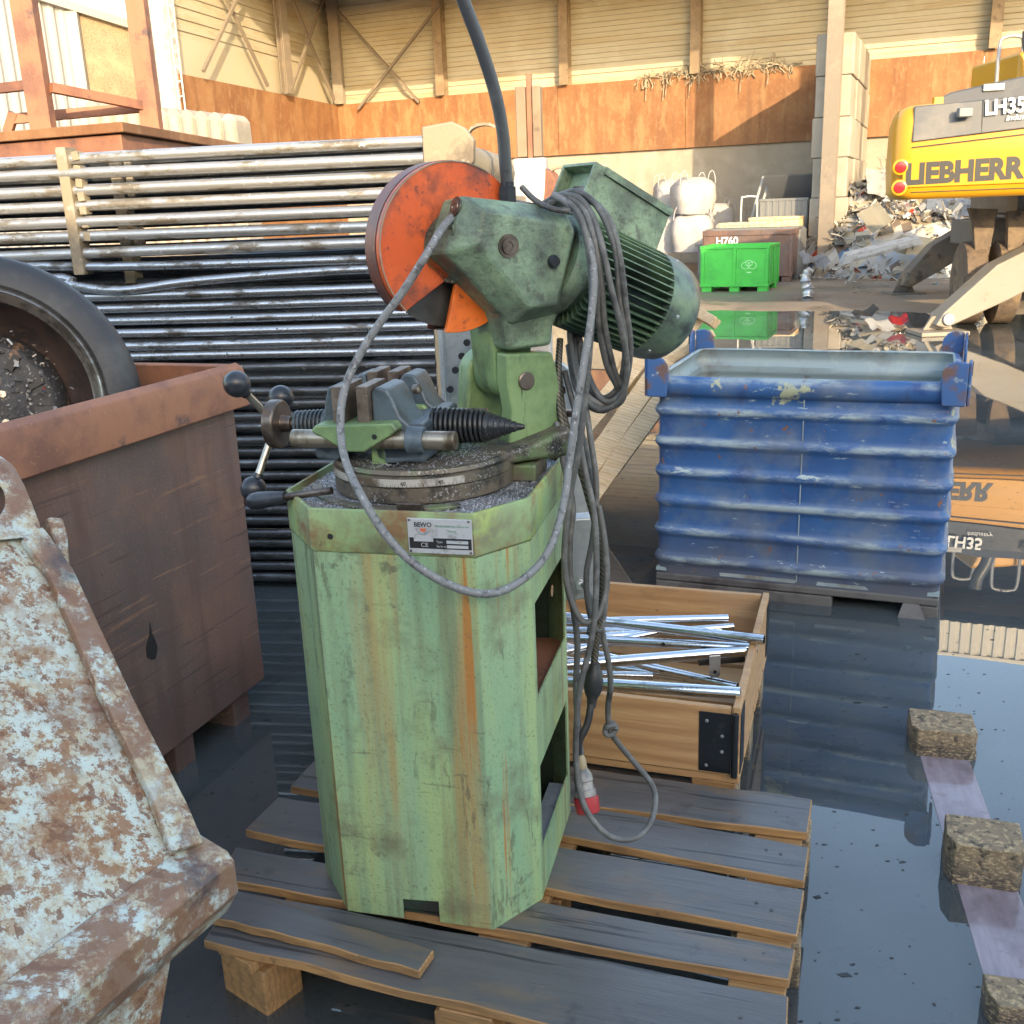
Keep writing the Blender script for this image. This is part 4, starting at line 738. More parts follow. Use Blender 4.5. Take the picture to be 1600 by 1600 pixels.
# ================================================================== PALLET UNDER THE SAW
pal = thing('wooden_pallet', 'wide wet grey wooden pallet carrying the green saw', 'pallet', (-.14, 1.95, 0), R_(-18))
PLc = local(pal)
def board(name, fl, fr, br, bl, z0, th, M, parent, Lf, seed=0, side=None):
    rr = random.Random(seed); k = MB(); n_ = 10; rings = []
    for i in range(n_+1):
        t = i/n_; f_ = Lf(V(fl).lerp(V(fr), t)); b_ = Lf(V(bl).lerp(V(br), t)); j = V((0, rr.uniform(-.004, .004), 0)); wz = rr.uniform(-.0015, .0015)
        f_ = f_+j; b_ = b_+V((0, rr.uniform(-.003, .003), 0))
        rings.append([V((f_.x, f_.y, z0-th)), V((b_.x, b_.y, z0-th)), V((b_.x, b_.y, z0+wz)), V((f_.x, f_.y, z0+wz))])
    k.loft(rings)
    bm_ = k.b; bm_.normal_update()
    if side:
        for f in bm_.faces: f.material_index = 0 if f.normal.z > .6 else 1
    return k.obj(name, [M, side] if side else M, parent, .003, 1)
ZT = .15
def g4(a, b, c, d, z=ZT): return [G(*q, z) for q in (a, b, c, d)]
boards = [g4((860, 1253), (1262, 1302), (1270, 1244), (880, 1192)), g4((454, 1228), (1257, 1376), (1265, 1318), (500, 1178)), g4((381, 1298), (1246, 1461), (1258, 1383), (440, 1240)), g4((340, 1372), (1233, 1533), (1244, 1478), (372, 1318))]
boards[0][0] = boards[0][0].lerp(boards[0][1], -.80); boards[0][3] = boards[0][3].lerp(boards[0][2], -.80)
f5 = g4((318, 1468), (880, 1608), (1233, 1552), (372, 1390)); d5 = (f5[1]-f5[0]).normalized(); f5[1] = f5[0]+d5*1.19
f5[2] = V((G(1232, 1556, ZT).x, G(1232, 1556, ZT).y, ZT)); boards.append(f5)
for i, b_ in enumerate(boards):
    if i < 4: b_[2] = b_[2].lerp(b_[1], .08); b_[3] = b_[3].lerp(b_[0], .08)
    board('deck_board', *b_, ZT, .022, m_pallet, pal, PLc, i, m_palletside)
# bearers, blocks and bottom boards under the deck
def lx(p): return PLc(p)
for s_ in (0.06, .5, .94):
    p0 = lx(boards[4][0].lerp(boards[4][1], s_)); p1 = lx(boards[0][3].lerp(boards[0][2], s_ if s_ > .4 else .3))
    p0.z = p1.z = ZT-.034; d_ = (p1-p0).normalized(); 
    MB().bar(p0+d_*.0, p1, .11, .022).obj('stringer_board', m_palletside, pal, .003)
    for q, rz in ((.07, 0), (.5, .05), (.93, 0)):
        c_ = p0.lerp(p1, q); k = MB(); k.box((c_.x, c_.y, (ZT-.0452-.03)/2), (.145, .10, ZT-.0452+.03), Mx.Rotation(math.atan2(d_.y, d_.x)-pi/2+rz, 3, 'Z')); k.obj('block', m_block if s_ > .6 else m_palletside, pal, .006)
for q in (.02,):
    pass
# nail heads
k = MB(); rr = random.Random(4)
for b_ in boards[:5]:
    for s_ in (.045, .07, .93, .955):
        f_ = lx(b_[0].lerp(b_[1], s_)); e_ = lx(b_[3].lerp(b_[2], s_)); c_ = f_.lerp(e_, .3+.4*rr.random()); k.cyl((c_.x, c_.y, ZT+.0005), (c_.x, c_.y, ZT+.0015), .0038, seg=8)
nh = k.obj('nail_head', m_nail, pal); nh['kind'] = 'stuff'
pk = g4((332, 1432), (655, 1517), (678, 1484), (362, 1388), .172)
lp = thing('loose_plank', 'short loose plank lying on the front left corner of the saw pallet', 'plank', (pk[0]+pk[2])/2*1.0, R_(-22)); lp.location.z = .1515
LPl = local(lp)
o = board('plank', *[V((p.x, p.y, p.z)) for p in pk], .172-.1515, .0205, m_pallet, lp, LPl, 31, m_palletside)

# ================================================================== COLLAR BOX WITH CHROME TUBES
CY = R_(-19); cu = V((cos(CY), sin(CY), 0)); cv = V((-sin(CY), cos(CY), 0))
cb2 = thing('pallet_collar', 'pale pine pallet collar box with black corner hinges holding chrome tubes', 'collar box', V((.565, 2.36, .15)), CY)
def bd(lo, hi, nm='board', M=m_collar, p=cb2, bev=.003): return MB().boxb(lo, hi).obj(nm, M, p, bev, 1)
LW_, DP = 1.24, .84
bd((-LW_+.022, 0, .006), (-.024, .02, .20)); bd((-LW_+.022, DP-.02, .006), (-.024, DP, .20)); bd((-.021, .0, .006), (0, DP+.0, .205)); bd((-LW_, 0, .006), (-LW_+.02, DP, .20))
for sx in (0, 1):
    for sy in (0, 1):
        k = MB(); xx = -LW_ if sx else 0; yy = DP if sy else 0; s = 1 if sx else -1; t_ = 1 if sy else -1
        k.boxb((xx+s*.022, yy+t_*.0025, .012), (xx+s*.105, yy+t_*.0005, .185)); k.boxb((xx-s*.0025, yy-t_*.09, .012), (xx-s*.0005, yy-t_*.004, .185))
        k.cyl((xx+s*.012, yy+t_*.008, .008), (xx+s*.012, yy+t_*.008, .19), .009, seg=12)
        h = k.obj('hinge', m_hinge, cb2, .001, 1)
        k = MB()
        for q in (.03, .075, .12, .16): k.sphere((xx+s*(.045 if q > .05 and q < .14 else .085), yy+t_*.003, q), .005, 8, (1, .5, 1))
        rv = k.obj('rivet', m_galv, h); rv['kind'] = 'stuff'
cp = thing('wooden_pallet', 'wooden pallet under the pine collar box behind the saw', 'pallet', V((.565, 2.36, 0)), CY)
for i in range(6): y0 = .01+i*.138; bd((-1.24, y0, .128), (.0, y0+.11, .150), 'deck_board', m_collar, cp)
for xx in (-1.24, -.69, -.13): bd((xx+.005, .012, .104), (xx+.12, DP-.02, .127), 'stringer_board', m_palletside, cp)
for xx in (-1.24, -.69, -.13):
    for yy in (.012, .36, .70): MB().boxb((xx+.004, yy, -.03), (xx+.124, yy+.1, .1035)).obj('block', m_block, cp, .006)
for yy in (.012, .36, .70): bd((-1.23, yy+.0, -.045), (-.01, yy+.1, -.0305), 'bottom_board', m_subboard, cp)
tubes = [((1138, 966), (872, 972), .285, .0145, 'chrome tube at the back of the collar box pointing at the far corner'), ((1146, 979), (872, 1000), .265, .0125, 'thin chrome tube beside the rearmost chrome tube in the collar box'),
 ((1194, 1000), (872, 962), .372, .0155, 'chrome tube whose end rests on the right rim of the collar box'), ((1184, 1013), (872, 996), .33, .0145, 'chrome tube with a drilled hole just in front of the one resting on the rim'),
 ((1165, 1017), (872, 1040), .335, .0165, 'chrome tube with a black sleeve and flat tab on its end'), ((1152, 1074), (872, 1008), .235, .0135, 'low chrome tube slanting down to the front right corner of the collar box'),
 ((1120, 1066), (872, 1030), .215, .0135, 'chrome tube at the bottom of the collar box under the slanting one'), ((1157, 1083), (900, 1066), .365, .0165, 'chrome tube lying across the front board of the collar box'),
 ((1040, 985), (872, 1020), .27, .013, 'short chrome tube in the middle of the collar box'), ((1020, 1056), (872, 1052), .23, .012, 'chrome tube stub near the front board of the collar box'), ((1128, 990), (872, 985), .25, .014, 'chrome tube buried under the rear tubes of the collar box')]
for (a, b, z, r, lb) in tubes:
    p1 = G(*a, z); p0 = G(*b, z-.02 if z > .25 else z); d_ = (p1-p0).normalized(); p0 = p0-d_*.12
    t = thing('chrome_tube', lb, 'metal tube', p0, 0, 'chrome tubes in the collar box')
    ax = p1-p0; L_ = ax.length; k = MB(); k.lathe((0, 0, 0), ax, [(0, r*.85), (0, r), (L_, r), (L_, r*.86), (L_-.06, r*.86)], 20, cap=True); k.obj('tube', m_chrome, t)
    if 'black sleeve' in lb:
        n_ = ax.normalized(); e = ax*.94; k = MB(); k.cyl(ax*.80+V((0, .02, -.028)), ax*1.0+V((0, .02, -.028)), .016); k.obj('sleeve', m_black, t)
        k = MB(); side = V((n_.y, -n_.x, 0)); c_ = ax*.86+side*.017; k.prism([c_-n_*.016, c_+n_*.016, c_+n_*.016+V((0, 0, -.06)), c_+n_*.010+V((0, 0, -.068)), c_-n_*.010+V((0, 0, -.068)), c_-n_*.016+V((0, 0, -.06))], side*.003); tb = k.obj('tab', m_galv, t)
        k = MB(); q_ = c_+V((0, 0, -.05))+side*.0031; k.lathe(q_, side, [(0, .006), (.0004, .006)], 14); k.obj('bolt_hole', m_ink, tb)
    if 'drilled' in lb:
        n_ = ax.normalized(); side = V((n_.y, -n_.x, 0)); k = MB(); k.lathe(ax*.62+side*(r-.0006)+V((0, 0, .003)), side, [(0, .006), (.001, .006)], 14); k.obj('drilled_hole', m_ink, t)

# ================================================================== SUNKEN PALLET WITH CHIP BLOCKS
sb0 = G(1470, 1180, 0); sb1 = G(1540, 1395, 0); sd = (sb0-sb1).normalized(); ya = math.atan2(sd.y, sd.x)-pi/2
sp2 = thing('sunken_pallet', 'sunken upturned pallet board with chip blocks rising out of the puddle', 'pallet', V((sb1.x, sb1.y, 0)), ya)
SL = local(sp2)
MB().boxb((-.06, -1.3, -.032), (.075, .66, .0015)).obj('board', m_subboard, sp2, .002)
for (a, b, c, d, hz_) in (((1423, 1180), (1526, 1190), (1520, 1130), (1424, 1120), .085), ((1476, 1378), (1597, 1397), (1590, 1290), (1468, 1290), .11), ((1545, 1608), (1640, 1620), (1640, 1560), (1548, 1560), .06)):
    f0 = SL(G(*a, 0)); f1 = SL(G(*b, 0)); fd = (f1-f0); fd.z = 0; wd = fd.length; fd.normalize(); bk = V((-fd.y, fd.x, 0)); dp = wd*.78; ch = .016
    pts = [f0+fd*ch, f1-fd*ch, f1+bk*ch, f1+bk*dp, f0+bk*dp, f0+bk*(ch+.02)]
    k = MB(); rr = random.Random(int(a[0])); n_ = 6; rings = []
    for i in range(n_+1): rings.append([V((p.x+rr.uniform(-.002, .002), p.y+rr.uniform(-.002, .002), -.02+(hz_+.02)*i/n_+(rr.uniform(-.003, .003) if i == n_ else 0))) for p in subd([V(p) for p in pts], 3)])
    k.loft(rings); k.obj('chip_block', m_block, sp2, .004)

# ================================================================== BROKEN CRATE OF PALE PLANKS
bc = thing('broken_crate', 'broken pale wooden crate of splintered planks leaning behind the saw motor', 'broken crate', (.60, 4.75, 0), R_(-20)); BCl = local(bc)
def plk(pa, pb, wd, th, M=m_palewood, nrm=(0, -1, .35)):
    a, b_ = BCl(P(*pa)), BCl(P(*pb)); MB().bar(a, b_, wd, th, nrm).obj('plank', M, bc, .003, 1)
plk((900, 760, 4.55), (1092, 488, 5.3), .10, .02); plk((885, 700, 4.7), (1050, 500, 5.4), .10, .02); plk((905, 800, 4.5), (1045, 610, 4.85), .09, .02)
plk((935, 640, 5.2), (1115, 520, 5.0), .04, .03); plk((960, 640, 5.0), (1098, 560, 4.95), .05, .02); plk((1075, 480, 5.35), (1118, 505, 5.1), .05, .05); plk((880, 770, 4.9), (1000, 560, 5.5), .12, .02, m_collar)
plk((930, 700, 5.6), (1010, 520, 5.9), .14, .02, m_collar)

# ================================================================== TUBE STACK
RY = R_(-8); tk = thing('tube_stack', 'tall stack of long horizontal steel tube frames held by upright straps', 'tube stack', (-.29, 4.25, 0), RY)
rr = random.Random(9); N = 34
def ZT_(i): return .05+min(i, 25)*.0525+max(0, i-25)*.0625
for i in range(N):
    z = ZT_(i); r = .0200 if i < 27 else .0225
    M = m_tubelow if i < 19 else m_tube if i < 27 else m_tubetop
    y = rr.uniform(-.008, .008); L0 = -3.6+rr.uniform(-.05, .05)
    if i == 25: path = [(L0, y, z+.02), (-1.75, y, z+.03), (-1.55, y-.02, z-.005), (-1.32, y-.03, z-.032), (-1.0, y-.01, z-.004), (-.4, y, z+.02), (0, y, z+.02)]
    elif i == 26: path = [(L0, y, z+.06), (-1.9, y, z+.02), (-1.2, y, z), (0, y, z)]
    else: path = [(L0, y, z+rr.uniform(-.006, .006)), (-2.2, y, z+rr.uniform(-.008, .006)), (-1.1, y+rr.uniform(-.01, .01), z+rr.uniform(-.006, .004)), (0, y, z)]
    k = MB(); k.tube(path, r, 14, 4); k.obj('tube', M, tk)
k = MB()
for lay in range(1, 6):
    for i in range(N):
        z = ZT_(i)+rr.uniform(-.006, .006); k.tube([(-3.6, .16*lay, z), (-1.5, .16*lay+rr.uniform(-.01, .01), z-.01), (0, .16*lay, z)], .02, 8)
bk_ = k.obj('rear_tubes', m_tubelow, tk); bk_['kind'] = 'stuff'
def strap(x0, y, z0, z1, w_=.045):
    k = MB(); k.boxb((x0-w_/2, y-.030, z0), (x0+w_/2, y-.024, z1)); k.boxb((x0-w_/2, y-.03, z1), (x0+w_/2, y+.06, z1+.006)); k.boxb((x0+w_/2-.006, y-.024, z0), (x0+w_/2, y+.05, z1)); k.obj('strap', m_endpost, tk, .001, 1)
    k = MB(); q = random.Random(1)
    for i in range(7): k.box((x0+.055, y+.0, z1-.03-i*.053), (.03, .05, .036), Mx.Rotation(q.uniform(-.2, .2), 3, 'Y'))
    k.obj('weld_tab', m_endpost, tk, .004)
strap(-1.50, 0, 1.40, 1.90); strap(-1.36, .16, 1.35, 1.86); strap(-2.6, 0, .1, 1.9)
k = MB(); k.prism([(.0, -.03, 1.70), (.12, -.03, 1.69), (.20, -.03, 1.78), (.205, -.03, 1.86), (.17, -.03, 1.905), (.12, -.03, 1.93), (.0, -.03, 1.915)], (0, .05, 0)); k.boxb((0, -.02, .05), (.07, .05, 1.7)); k.obj('end_post', m_endpost, tk, .008)
k = MB(); k.tube([(.10, .02, 1.80), (.10, .3, 1.78), (.16, .9, 1.76)], .085, 16); k.obj('end_pipe', m_endpost, tk)
def ubr(x, y, z):
    k = MB(); pts = []
    for i in range(9): a = pi*i/8; pts.append((x-.07*cos(a)*1.0, y, z+.07*sin(a)**.6))
    rings = [[V(p), V(p)+V((0, .05, 0)), V(p)*1+V((0, .05, .012)), V(p)+V((0, 0, .012))] for p in [(x-.07, y, z-.16)]+pts+[(x+.07, y, z-.16)]]
    k.loft(rings); k.cyl((x+.078, y+.02, z-.05), (x+.07, y+.02, z-.05), .022, seg=14); k.obj('bracket', m_endpost, tk, .002, 1)
ubr(.20, .25, 1.86); ubr(.42, 1.4, 1.72)
k = MB(); k.lathe((.30, 1.36, 1.70), (.3, 1, -.05), [(0, .055), (0, .10), (.1, .10), (.1, .055)], 24); k.obj('roller', m_rustrim, tk, .003)
k = MB(); k.boxb((.16, .5, .0), (.24, 1.9, 1.66)); k.obj('rear_post', m_endpost, tk, .01)
# steel post behind the saw
po = thing('steel_post', 'dark steel post with an inner bar standing behind the saw lever', 'post', G(825, 720, 0)*0+V((.165, 5.6, 0)), R_(-10))
k = MB()
for a, b_ in (((-.065, -.03), (-.012, .03)), ((.02, -.03), (.065, .03))): k.boxb((a[0], a[1], 1.85), (b_[0], b_[1], 2.19))
k.boxb((-.065, .031, 1.85), (.065, .045, 2.19)); k.obj('upright', m_colm, po, .006)
MB().boxb((-.010, -.015, 1.7), (.017, .028, 2.25)).obj('inner_bar', m_rustrim, po, .003)
MB().boxb((-.085, -.05, 0), (.085, .06, 1.845)).obj('painted_base', m_white, po, .01)

# ================================================================== RUSTY STEEL PLATFORM ON THE STACK
tp = thing('rusty_platform', 'rusty steel platform with red posts and rails resting high on the tube stack', 'platform', (-1.88, 5.5, 0), 0); TL = local(tp)
c0, c1, c2, c3 = V((-1.88, 5.5, 0)), V((-1.70, 7.7, 0)), V((-4.2, 8.8, 0)), V((-4.4, 6.55, 0))
def poly(zv, ins=0): 
    cc = (c0+c1+c2+c3)/4; return [TL(p+(cc-p).normalized()*ins)+V((0, 0, zv)) for p in (c0, c1, c2, c3)]
MB().prism(poly(2.04), (0, 0, .05)).obj('deck', m_shedrust, tp, .006); MB().prism(poly(1.94, .05), (0, 0, .098)).obj('underframe', m_rustrim, tp, .01)
k = MB(); k.prism(poly(1.90, .25), (0, 0, .039)); k.obj('underside', m_rustbin, tp)
k = MB(); k.boxb((-.3, .4, 1.72), (.0, .6, 1.90)); k.boxb((-1.6, .9, 1.70), (-1.3, 1.2, 1.90)); k.obj('support_foot', m_rustbin, tp)
def pst(px, pyb, y, w_=.10):
    b_ = TL(P(px, pyb, y)); b_.z = 2.091; k = MB(); k.boxb((b_.x-w_/2, b_.y-.03, b_.z), (b_.x+w_/2, b_.y-.022, 3.6)); k.boxb((b_.x-w_/2, b_.y-.022, b_.z), (b_.x-w_/2+.008, b_.y+.05, 3.6)); k.boxb((b_.x+w_/2-.008, b_.y-.022, b_.z), (b_.x+w_/2, b_.y+.05, 3.6)); k.boxb((b_.x-.008, b_.y-.0345, b_.z+.001), (b_.x+.004, b_.y-.0305, 3.6)); k.obj('post', m_rustrim, tp, .002, 1); return b_
a1 = pst(66, 196, 5.85, .115); a2 = pst(236, 190, 6.3, .105)
def rail(a, b_, w_=.05): MB().bar(TL(P(*a)), TL(P(*b_)), .04, w_).obj('rail', m_rustrim, tp, .003, 1)
rail((80, 137, 5.86), (226, 166, 6.3)); rail((-60, 145, 6.1), (54, 132, 5.85)); rail((20, 186, 6.2), (220, 168, 6.35), .055); rail((22, 176, 6.2), (12, 208, 6.2), .05)

# ================================================================== RUST BIN + WHEEL
RB = thing('rusty_steel_bin', 'large brown rusty steel bin with a brighter rust rim at the left', 'bin', (-.862, 3.19, 0), R_(-20))
SX, SY = 1.5, 1.75
k = MB(); z0, z1 = .10, 1.06
k.prism([(0, 0, z0), (0, -SY, z0), (0, -SY, z1), (0, 0, z1)], (-.012, 0, 0)); k.prism([(-.012, 0, z0), (-SX, 0, z0), (-SX, 0, z1), (-.012, 0, z1)], (0, -.012, 0)); k.prism([(-SX, -.012, z0), (-SX, -SY, z0), (-SX, -SY, z1), (-SX, -.012, z1)], (.012, 0, 0)); k.prism([(-.012, -SY, z0), (-SX+.012, -SY, z0), (-SX+.012, -SY, z1), (-.012, -SY, z1)], (0, .012, 0)); k.boxb((-SX+.013, -SY+.013, z0+.002), (-.013, -.013, z0+.02))
k.obj('tub', m_rustbin, RB, .004)
k = MB()
def lip(p, q, out):
    p, q, out = V(p), V(q), V(out); pf = [(-.014, 1.165), (.004, 1.17), (.026, 1.155), (.036, 1.125), (.036, 1.035), (.001, 1.03)]
    k.loft([[p+out*a+V((0, 0, z)) for a, z in pf], [q+out*a+V((0, 0, z)) for a, z in pf]])
lip((0, .036, 0), (0, -SY-.036, 0), (1, 0, 0)); lip((-SX, -.0, 0), (-.002, -.0, 0), (0, 1, 0)); lip((-SX, -SY, 0), (-.002, -SY, 0), (0, -1, 0))
k.obj('rim', m_rustrim, RB, .004)
for yy in (-.12, -.42, -1.0, -1.5): MB().boxb((-.14, yy-.045, -.05), (-.02, yy+.045, z0-.002)).obj('foot', m_rustbin, RB, .004)
MB().prism([(.0005, -.515, .515), (.0005, -.525, .48), (.0005, -.545, .45), (.0005, -.548, .42), (.0005, -.53, .405), (.0005, -.515, .402), (.0005, -.508, .412), (.0005, -.50, .43), (.0005, -.506, .46), (.0005, -.513, .48)], (.0012, 0, 0)).obj('tar_splash', m_ink, RB)
wc = P(-30, 640, 2.95); wt = thing('car_wheel', 'worn car wheel with black tyre and brown rim lying upright in the rusty bin', 'wheel', wc, 0)
ax = V((.30, -.93, .20)).normalized()
ro = .445
k = MB(); k.lathe((0, 0, 0), ax, [(-.19, ro*.77), (-.17, ro*.93), (-.12, ro*.99), (-.03, ro), (.03, ro*.995), (.06, ro*.97), (.085, ro*.90), (.09, ro*.80), (.075, ro*.765), (.05, ro*.76)], 96, cap=False); k.obj('tyre', m_tyre, wt, ang=50)
k = MB(); k.lathe((0, 0, 0), ax, [(.05, ro*.785), (.085, ro*.78), (.092, ro*.76), (.085, ro*.74), (.06, ro*.715), (.055, ro*.70)], 96, cap=False); k.obj('rim_lip', m_rimlip, wt, ang=50)
k = MB(); k.lathe((0, 0, 0), ax, [(.056, ro*.702), (.04, ro*.695), (-.01, ro*.66), (-.06, ro*.60), (-.10, ro*.50), (-.11, ro*.2), (-.11, .01)], 72, cap=False); k.obj('rim_barrel', m_rimin, wt, ang=50)
xx = ax.orthogonal().normalized(); yy = ax.cross(xx)
k = MB(); k.lathe((0, 0, 0), ax, [(-.085, ro*.52), (-.065, ro*.50), (-.05, ro*.40), (-.055, ro*.30), (-.03, ro*.22), (-.035, .045), (-.06, .03), (-.06, .005)], 64, cap=False); k.obj('wheel_disc', m_rimdark, wt, ang=50)
k = MB()
for i in range(12):
    a = 2*pi*i/12+.2; d_ = xx*cos(a)+yy*sin(a); k.bar(ax*-.0485+d_*ro*.31, ax*-.0455+d_*ro*.42, .022, .012, ax)
k.obj('vent_slot', m_ink, wt)
k = MB()
for i in range(5):
    a = 2*pi*i/5+.5; d_ = xx*cos(a)+yy*sin(a); k.lathe(ax*-.04+d_*ro*.16, ax, [(0, .012), (.014, .011)], 6)
k.obj('wheel_bolt', m_rimlip, wt)
k = MB(); rw = random.Random(12)
for i in range(420):
    a = rw.uniform(0, 6.28); rr_ = ro*rw.uniform(.1, .68)*1.; d_ = xx*cos(a)+yy*sin(a); shard(k, d_*rr_+ax*(-.045-(.04 if rr_ > ro*.5 else 0)+rw.uniform(0, .012)), rw.choice((.006, .009, .013, .02)), rw, rw.choice((0, 1, 1)))
db = k.obj('debris', m_scrap, wt); db['kind'] = 'stuff'
# ================================================================== PALE RUSTED SKIP (left foreground)
A_ = P(312, 1322, 1.5); B_ = P(62, 835, 1.86); C_ = P(-60, 1610, 1.12)
bn = (B_-A_).cross(C_-A_).normalized(); 
if bn.y > 0: bn = -bn
sk_ = thing('rusted_tipping_skip', 'rust eaten pale blue steel tipping skip with a lifting lug in the left foreground', 'skip', (A_.x, A_.y, 0), 0); SKl = local(sk_)
def S_(px, py, off=0.): return SKl(PL(px, py, A_+bn*off, bn))
k = MB(); k.prism([S_(308, 1330), S_(62, 842), S_(-40, 790), S_(-500, 900), S_(-520, 1700), S_(-20, 1640), S_(150, 1500)], -bn*.018); k.obj('side_plate', m_bucket, sk_, .003)
def strip(pts, th, M, nm, off=0., bev=.006): k = MB(); k.prism([S_(*p, off) for p in pts], bn*th); return k.obj(nm, M, sk_, bev)
k = MB(); ed = [(312, 1325), (285, 1262), (200, 1095), (110, 900), (62, 832), (30, 850), (70, 905), (150, 1090), (225, 1240), (262, 1340)]
strip(ed, .022, m_bucketedge, 'edge_flange', .001, .005)
# lug with hole
lo_ = [(70, 838), (40, 762), (22, 728), (0, 712), (-30, 705), (-60, 720), (-75, 790), (-70, 850)]
bm2 = MB(); ho = [( -12+18*cos(a), 782+26*sin(a)) for a in [2*pi*i/16 for i in range(16)]]
def lugsolid(mb, outer, hole, off, th):
    n_ = len(hole); out = []
    cx = sum(h[0] for h in hole)/n_; cy = sum(h[1] for h in hole)/n_
    def hit(a):
        best = None; d = (cos(a), sin(a))
        for (x1, y1), (x2, y2) in zip(outer, outer[1:]+outer[:1]):
            ex_, ey_ = x2-x1, y2-y1; den = d[0]*ey_-d[1]*ex_
            if abs(den) < 1e-9: continue
            t = ((x1-cx)*ey_-(y1-cy)*ex_)/den; u = ((x1-cx)*d[1]-(y1-cy)*d[0])/den
            if t > 0 and -1e-6 <= u <= 1+1e-6 and (best is None or t < best): best = t
        return (cx+d[0]*best, cy+d[1]*best)
    aa = [math.atan2(h[1]-cy, h[0]-cx) for h in hole]; om = [hit(a) for a in aa]
    f = [[mb.b.verts.new(S_(*p, o_)) for p in L_] for o_ in (off, off+th) for L_ in (om, hole)]
    for i in range(n_):
        j = (i+1) % n_
        for q in ((f[0][i], f[0][j], f[1][j], f[1][i]), (f[2][i], f[3][i], f[3][j], f[2][j]), (f[0][i], f[2][i], f[2][j], f[0][j]), (f[1][i], f[1][j], f[3][j], f[3][i])): mb.b.faces.new(q)
    bmesh.ops.recalc_face_normals(mb.b, faces=mb.b.faces[:])
ho = [(-12+20*cos(a), 782+28*sin(a)) for a in [2*pi*i/40 for i in range(40)]]
lugsolid(bm2, lo_, ho, -.012, .03); bm2.obj('lifting_lug', m_bucketedge, sk_, .004)
strip([(66, 820), (92, 822), (100, 850), (103, 905), (90, 895)], .03, m_bucketedge, 'side_lug', -.045, .01)
# bottom beam
b0 = A_; b1 = C_+(C_-A_)*.6; dv = (b1-b0).normalized(); upv = V((0, 0, 1)); outv = dv.cross(upv).normalized()
if outv.y > 0 and outv.x < 0: outv = -outv
outv = V((dv.y*-1, dv.x, 0)).normalized()
if outv.x < 0: outv = -outv
p_ = lambda q, o, z: SKl(q+outv*o+V((0, 0, z)))
rg = lambda q: [p_(q, -.01, .015), p_(q, .052, .0), p_(q, .066, -.015), p_(q, .066, -.075), p_(q, .035, -.125), p_(q, -.01, -.125)]
nb = 10; k = MB(); k.loft([rg((b0-dv*.012).lerp(b1, i/nb)) for i in range(nb+1)]); k.obj('bottom_beam', m_bucketedge, sk_, .004, 2, ang=12)
q0 = b0+dv*.09+outv*.02; k = MB(); k.loft([[p_(q0, 0, -.10), p_(q0+dv*.9, 0, -.10), p_(q0+dv*.9, -.06, -.10), p_(q0, -.06, -.10)], [p_(q0+dv*.16, -.05, -.62), p_(q0+dv*.9, -.05, -.62), p_(q0+dv*.9, -.12, -.62), p_(q0+dv*.16, -.12, -.62)]]); k.obj('lower_plate', m_bucket, sk_, .004)
# ================================================================== THE GREEN CUT-OFF SAW
SB = V((-.165, 2.11, .15)); SYA = R_(-14)
saw = thing('metal_cutting_saw', 'worn green metal cutting circular saw with orange blade guard standing on the wooden pallet', 'saw', SB, SYA)
SW = local(saw)
su = V((cos(SYA), sin(SYA), 0)); sv = V((-sin(SYA), cos(SYA), 0))
def C(u, v, z): return V((u, v, z-.15))                       # cabinet axes, z above the yard
Q = math.sqrt(.5)
HA = R_(45.0); tc_, ts_ = cos(HA), sin(HA)
def HD(t, n, z): return V((t*tc_+n*ts_, t*ts_-n*tc_, z-.15))  # head axes: t along the blade plane, n towards the viewer
NV = V((ts_, -tc_, 0)); TV = V((tc_, ts_, 0)); ZV = V((0, 0, 1))
# ---- cabinet
OCT = [(-.165, -.265), (.162, -.265), (.242, -.15), (.242, .2), (.165, .285), (-.165, .285), (-.270, .19), (-.270, -.14)]
ZS = .975
def panel(a, b, z0, z1, nm='panel', M=m_green, holes=None, th=.004):
    k = MB(); (x0, y0), (x1, y1) = a, b; d = V((x1-x0, y1-y0, 0)); nn = V((d.y, -d.x, 0)).normalized()
    k.prism([C(x0, y0, z0), C(x1, y1, z0), C(x1, y1, z1), C(x0, y0, z1)], -nn*th); return k.obj(nm, M, saw)
k = MB()
def fp(u, z): return C(u, -.265, z)
k.prism([fp(*p) for p in ((-.165, .15), (-.037, .15), (-.037, .198), (.044, .203), (.044, .152), (.162, .15), (.162, ZS), (-.165, ZS))], (0, .004, 0))
for a, b in ((1, 2), (4, 5), (5, 6), (6, 7), (7, 0)):
    (x0, y0), (x1, y1) = OCT[a], OCT[b]; d = V((x1-x0, y1-y0, 0)); nn = V((d.y, -d.x, 0)).normalized(); k.prism([C(x0, y0, .15), C(x1, y1, .15), C(x1, y1, ZS), C(x0, y0, ZS)], -nn*.004)
(x0, y0), (x1, y1) = OCT[3], OCT[4]; k.prism([C(x0, y0, .15), C(x1, y1, .15), C(x1, y1, ZS), C(x0, y0, ZS)], (-.003, -.003, 0))
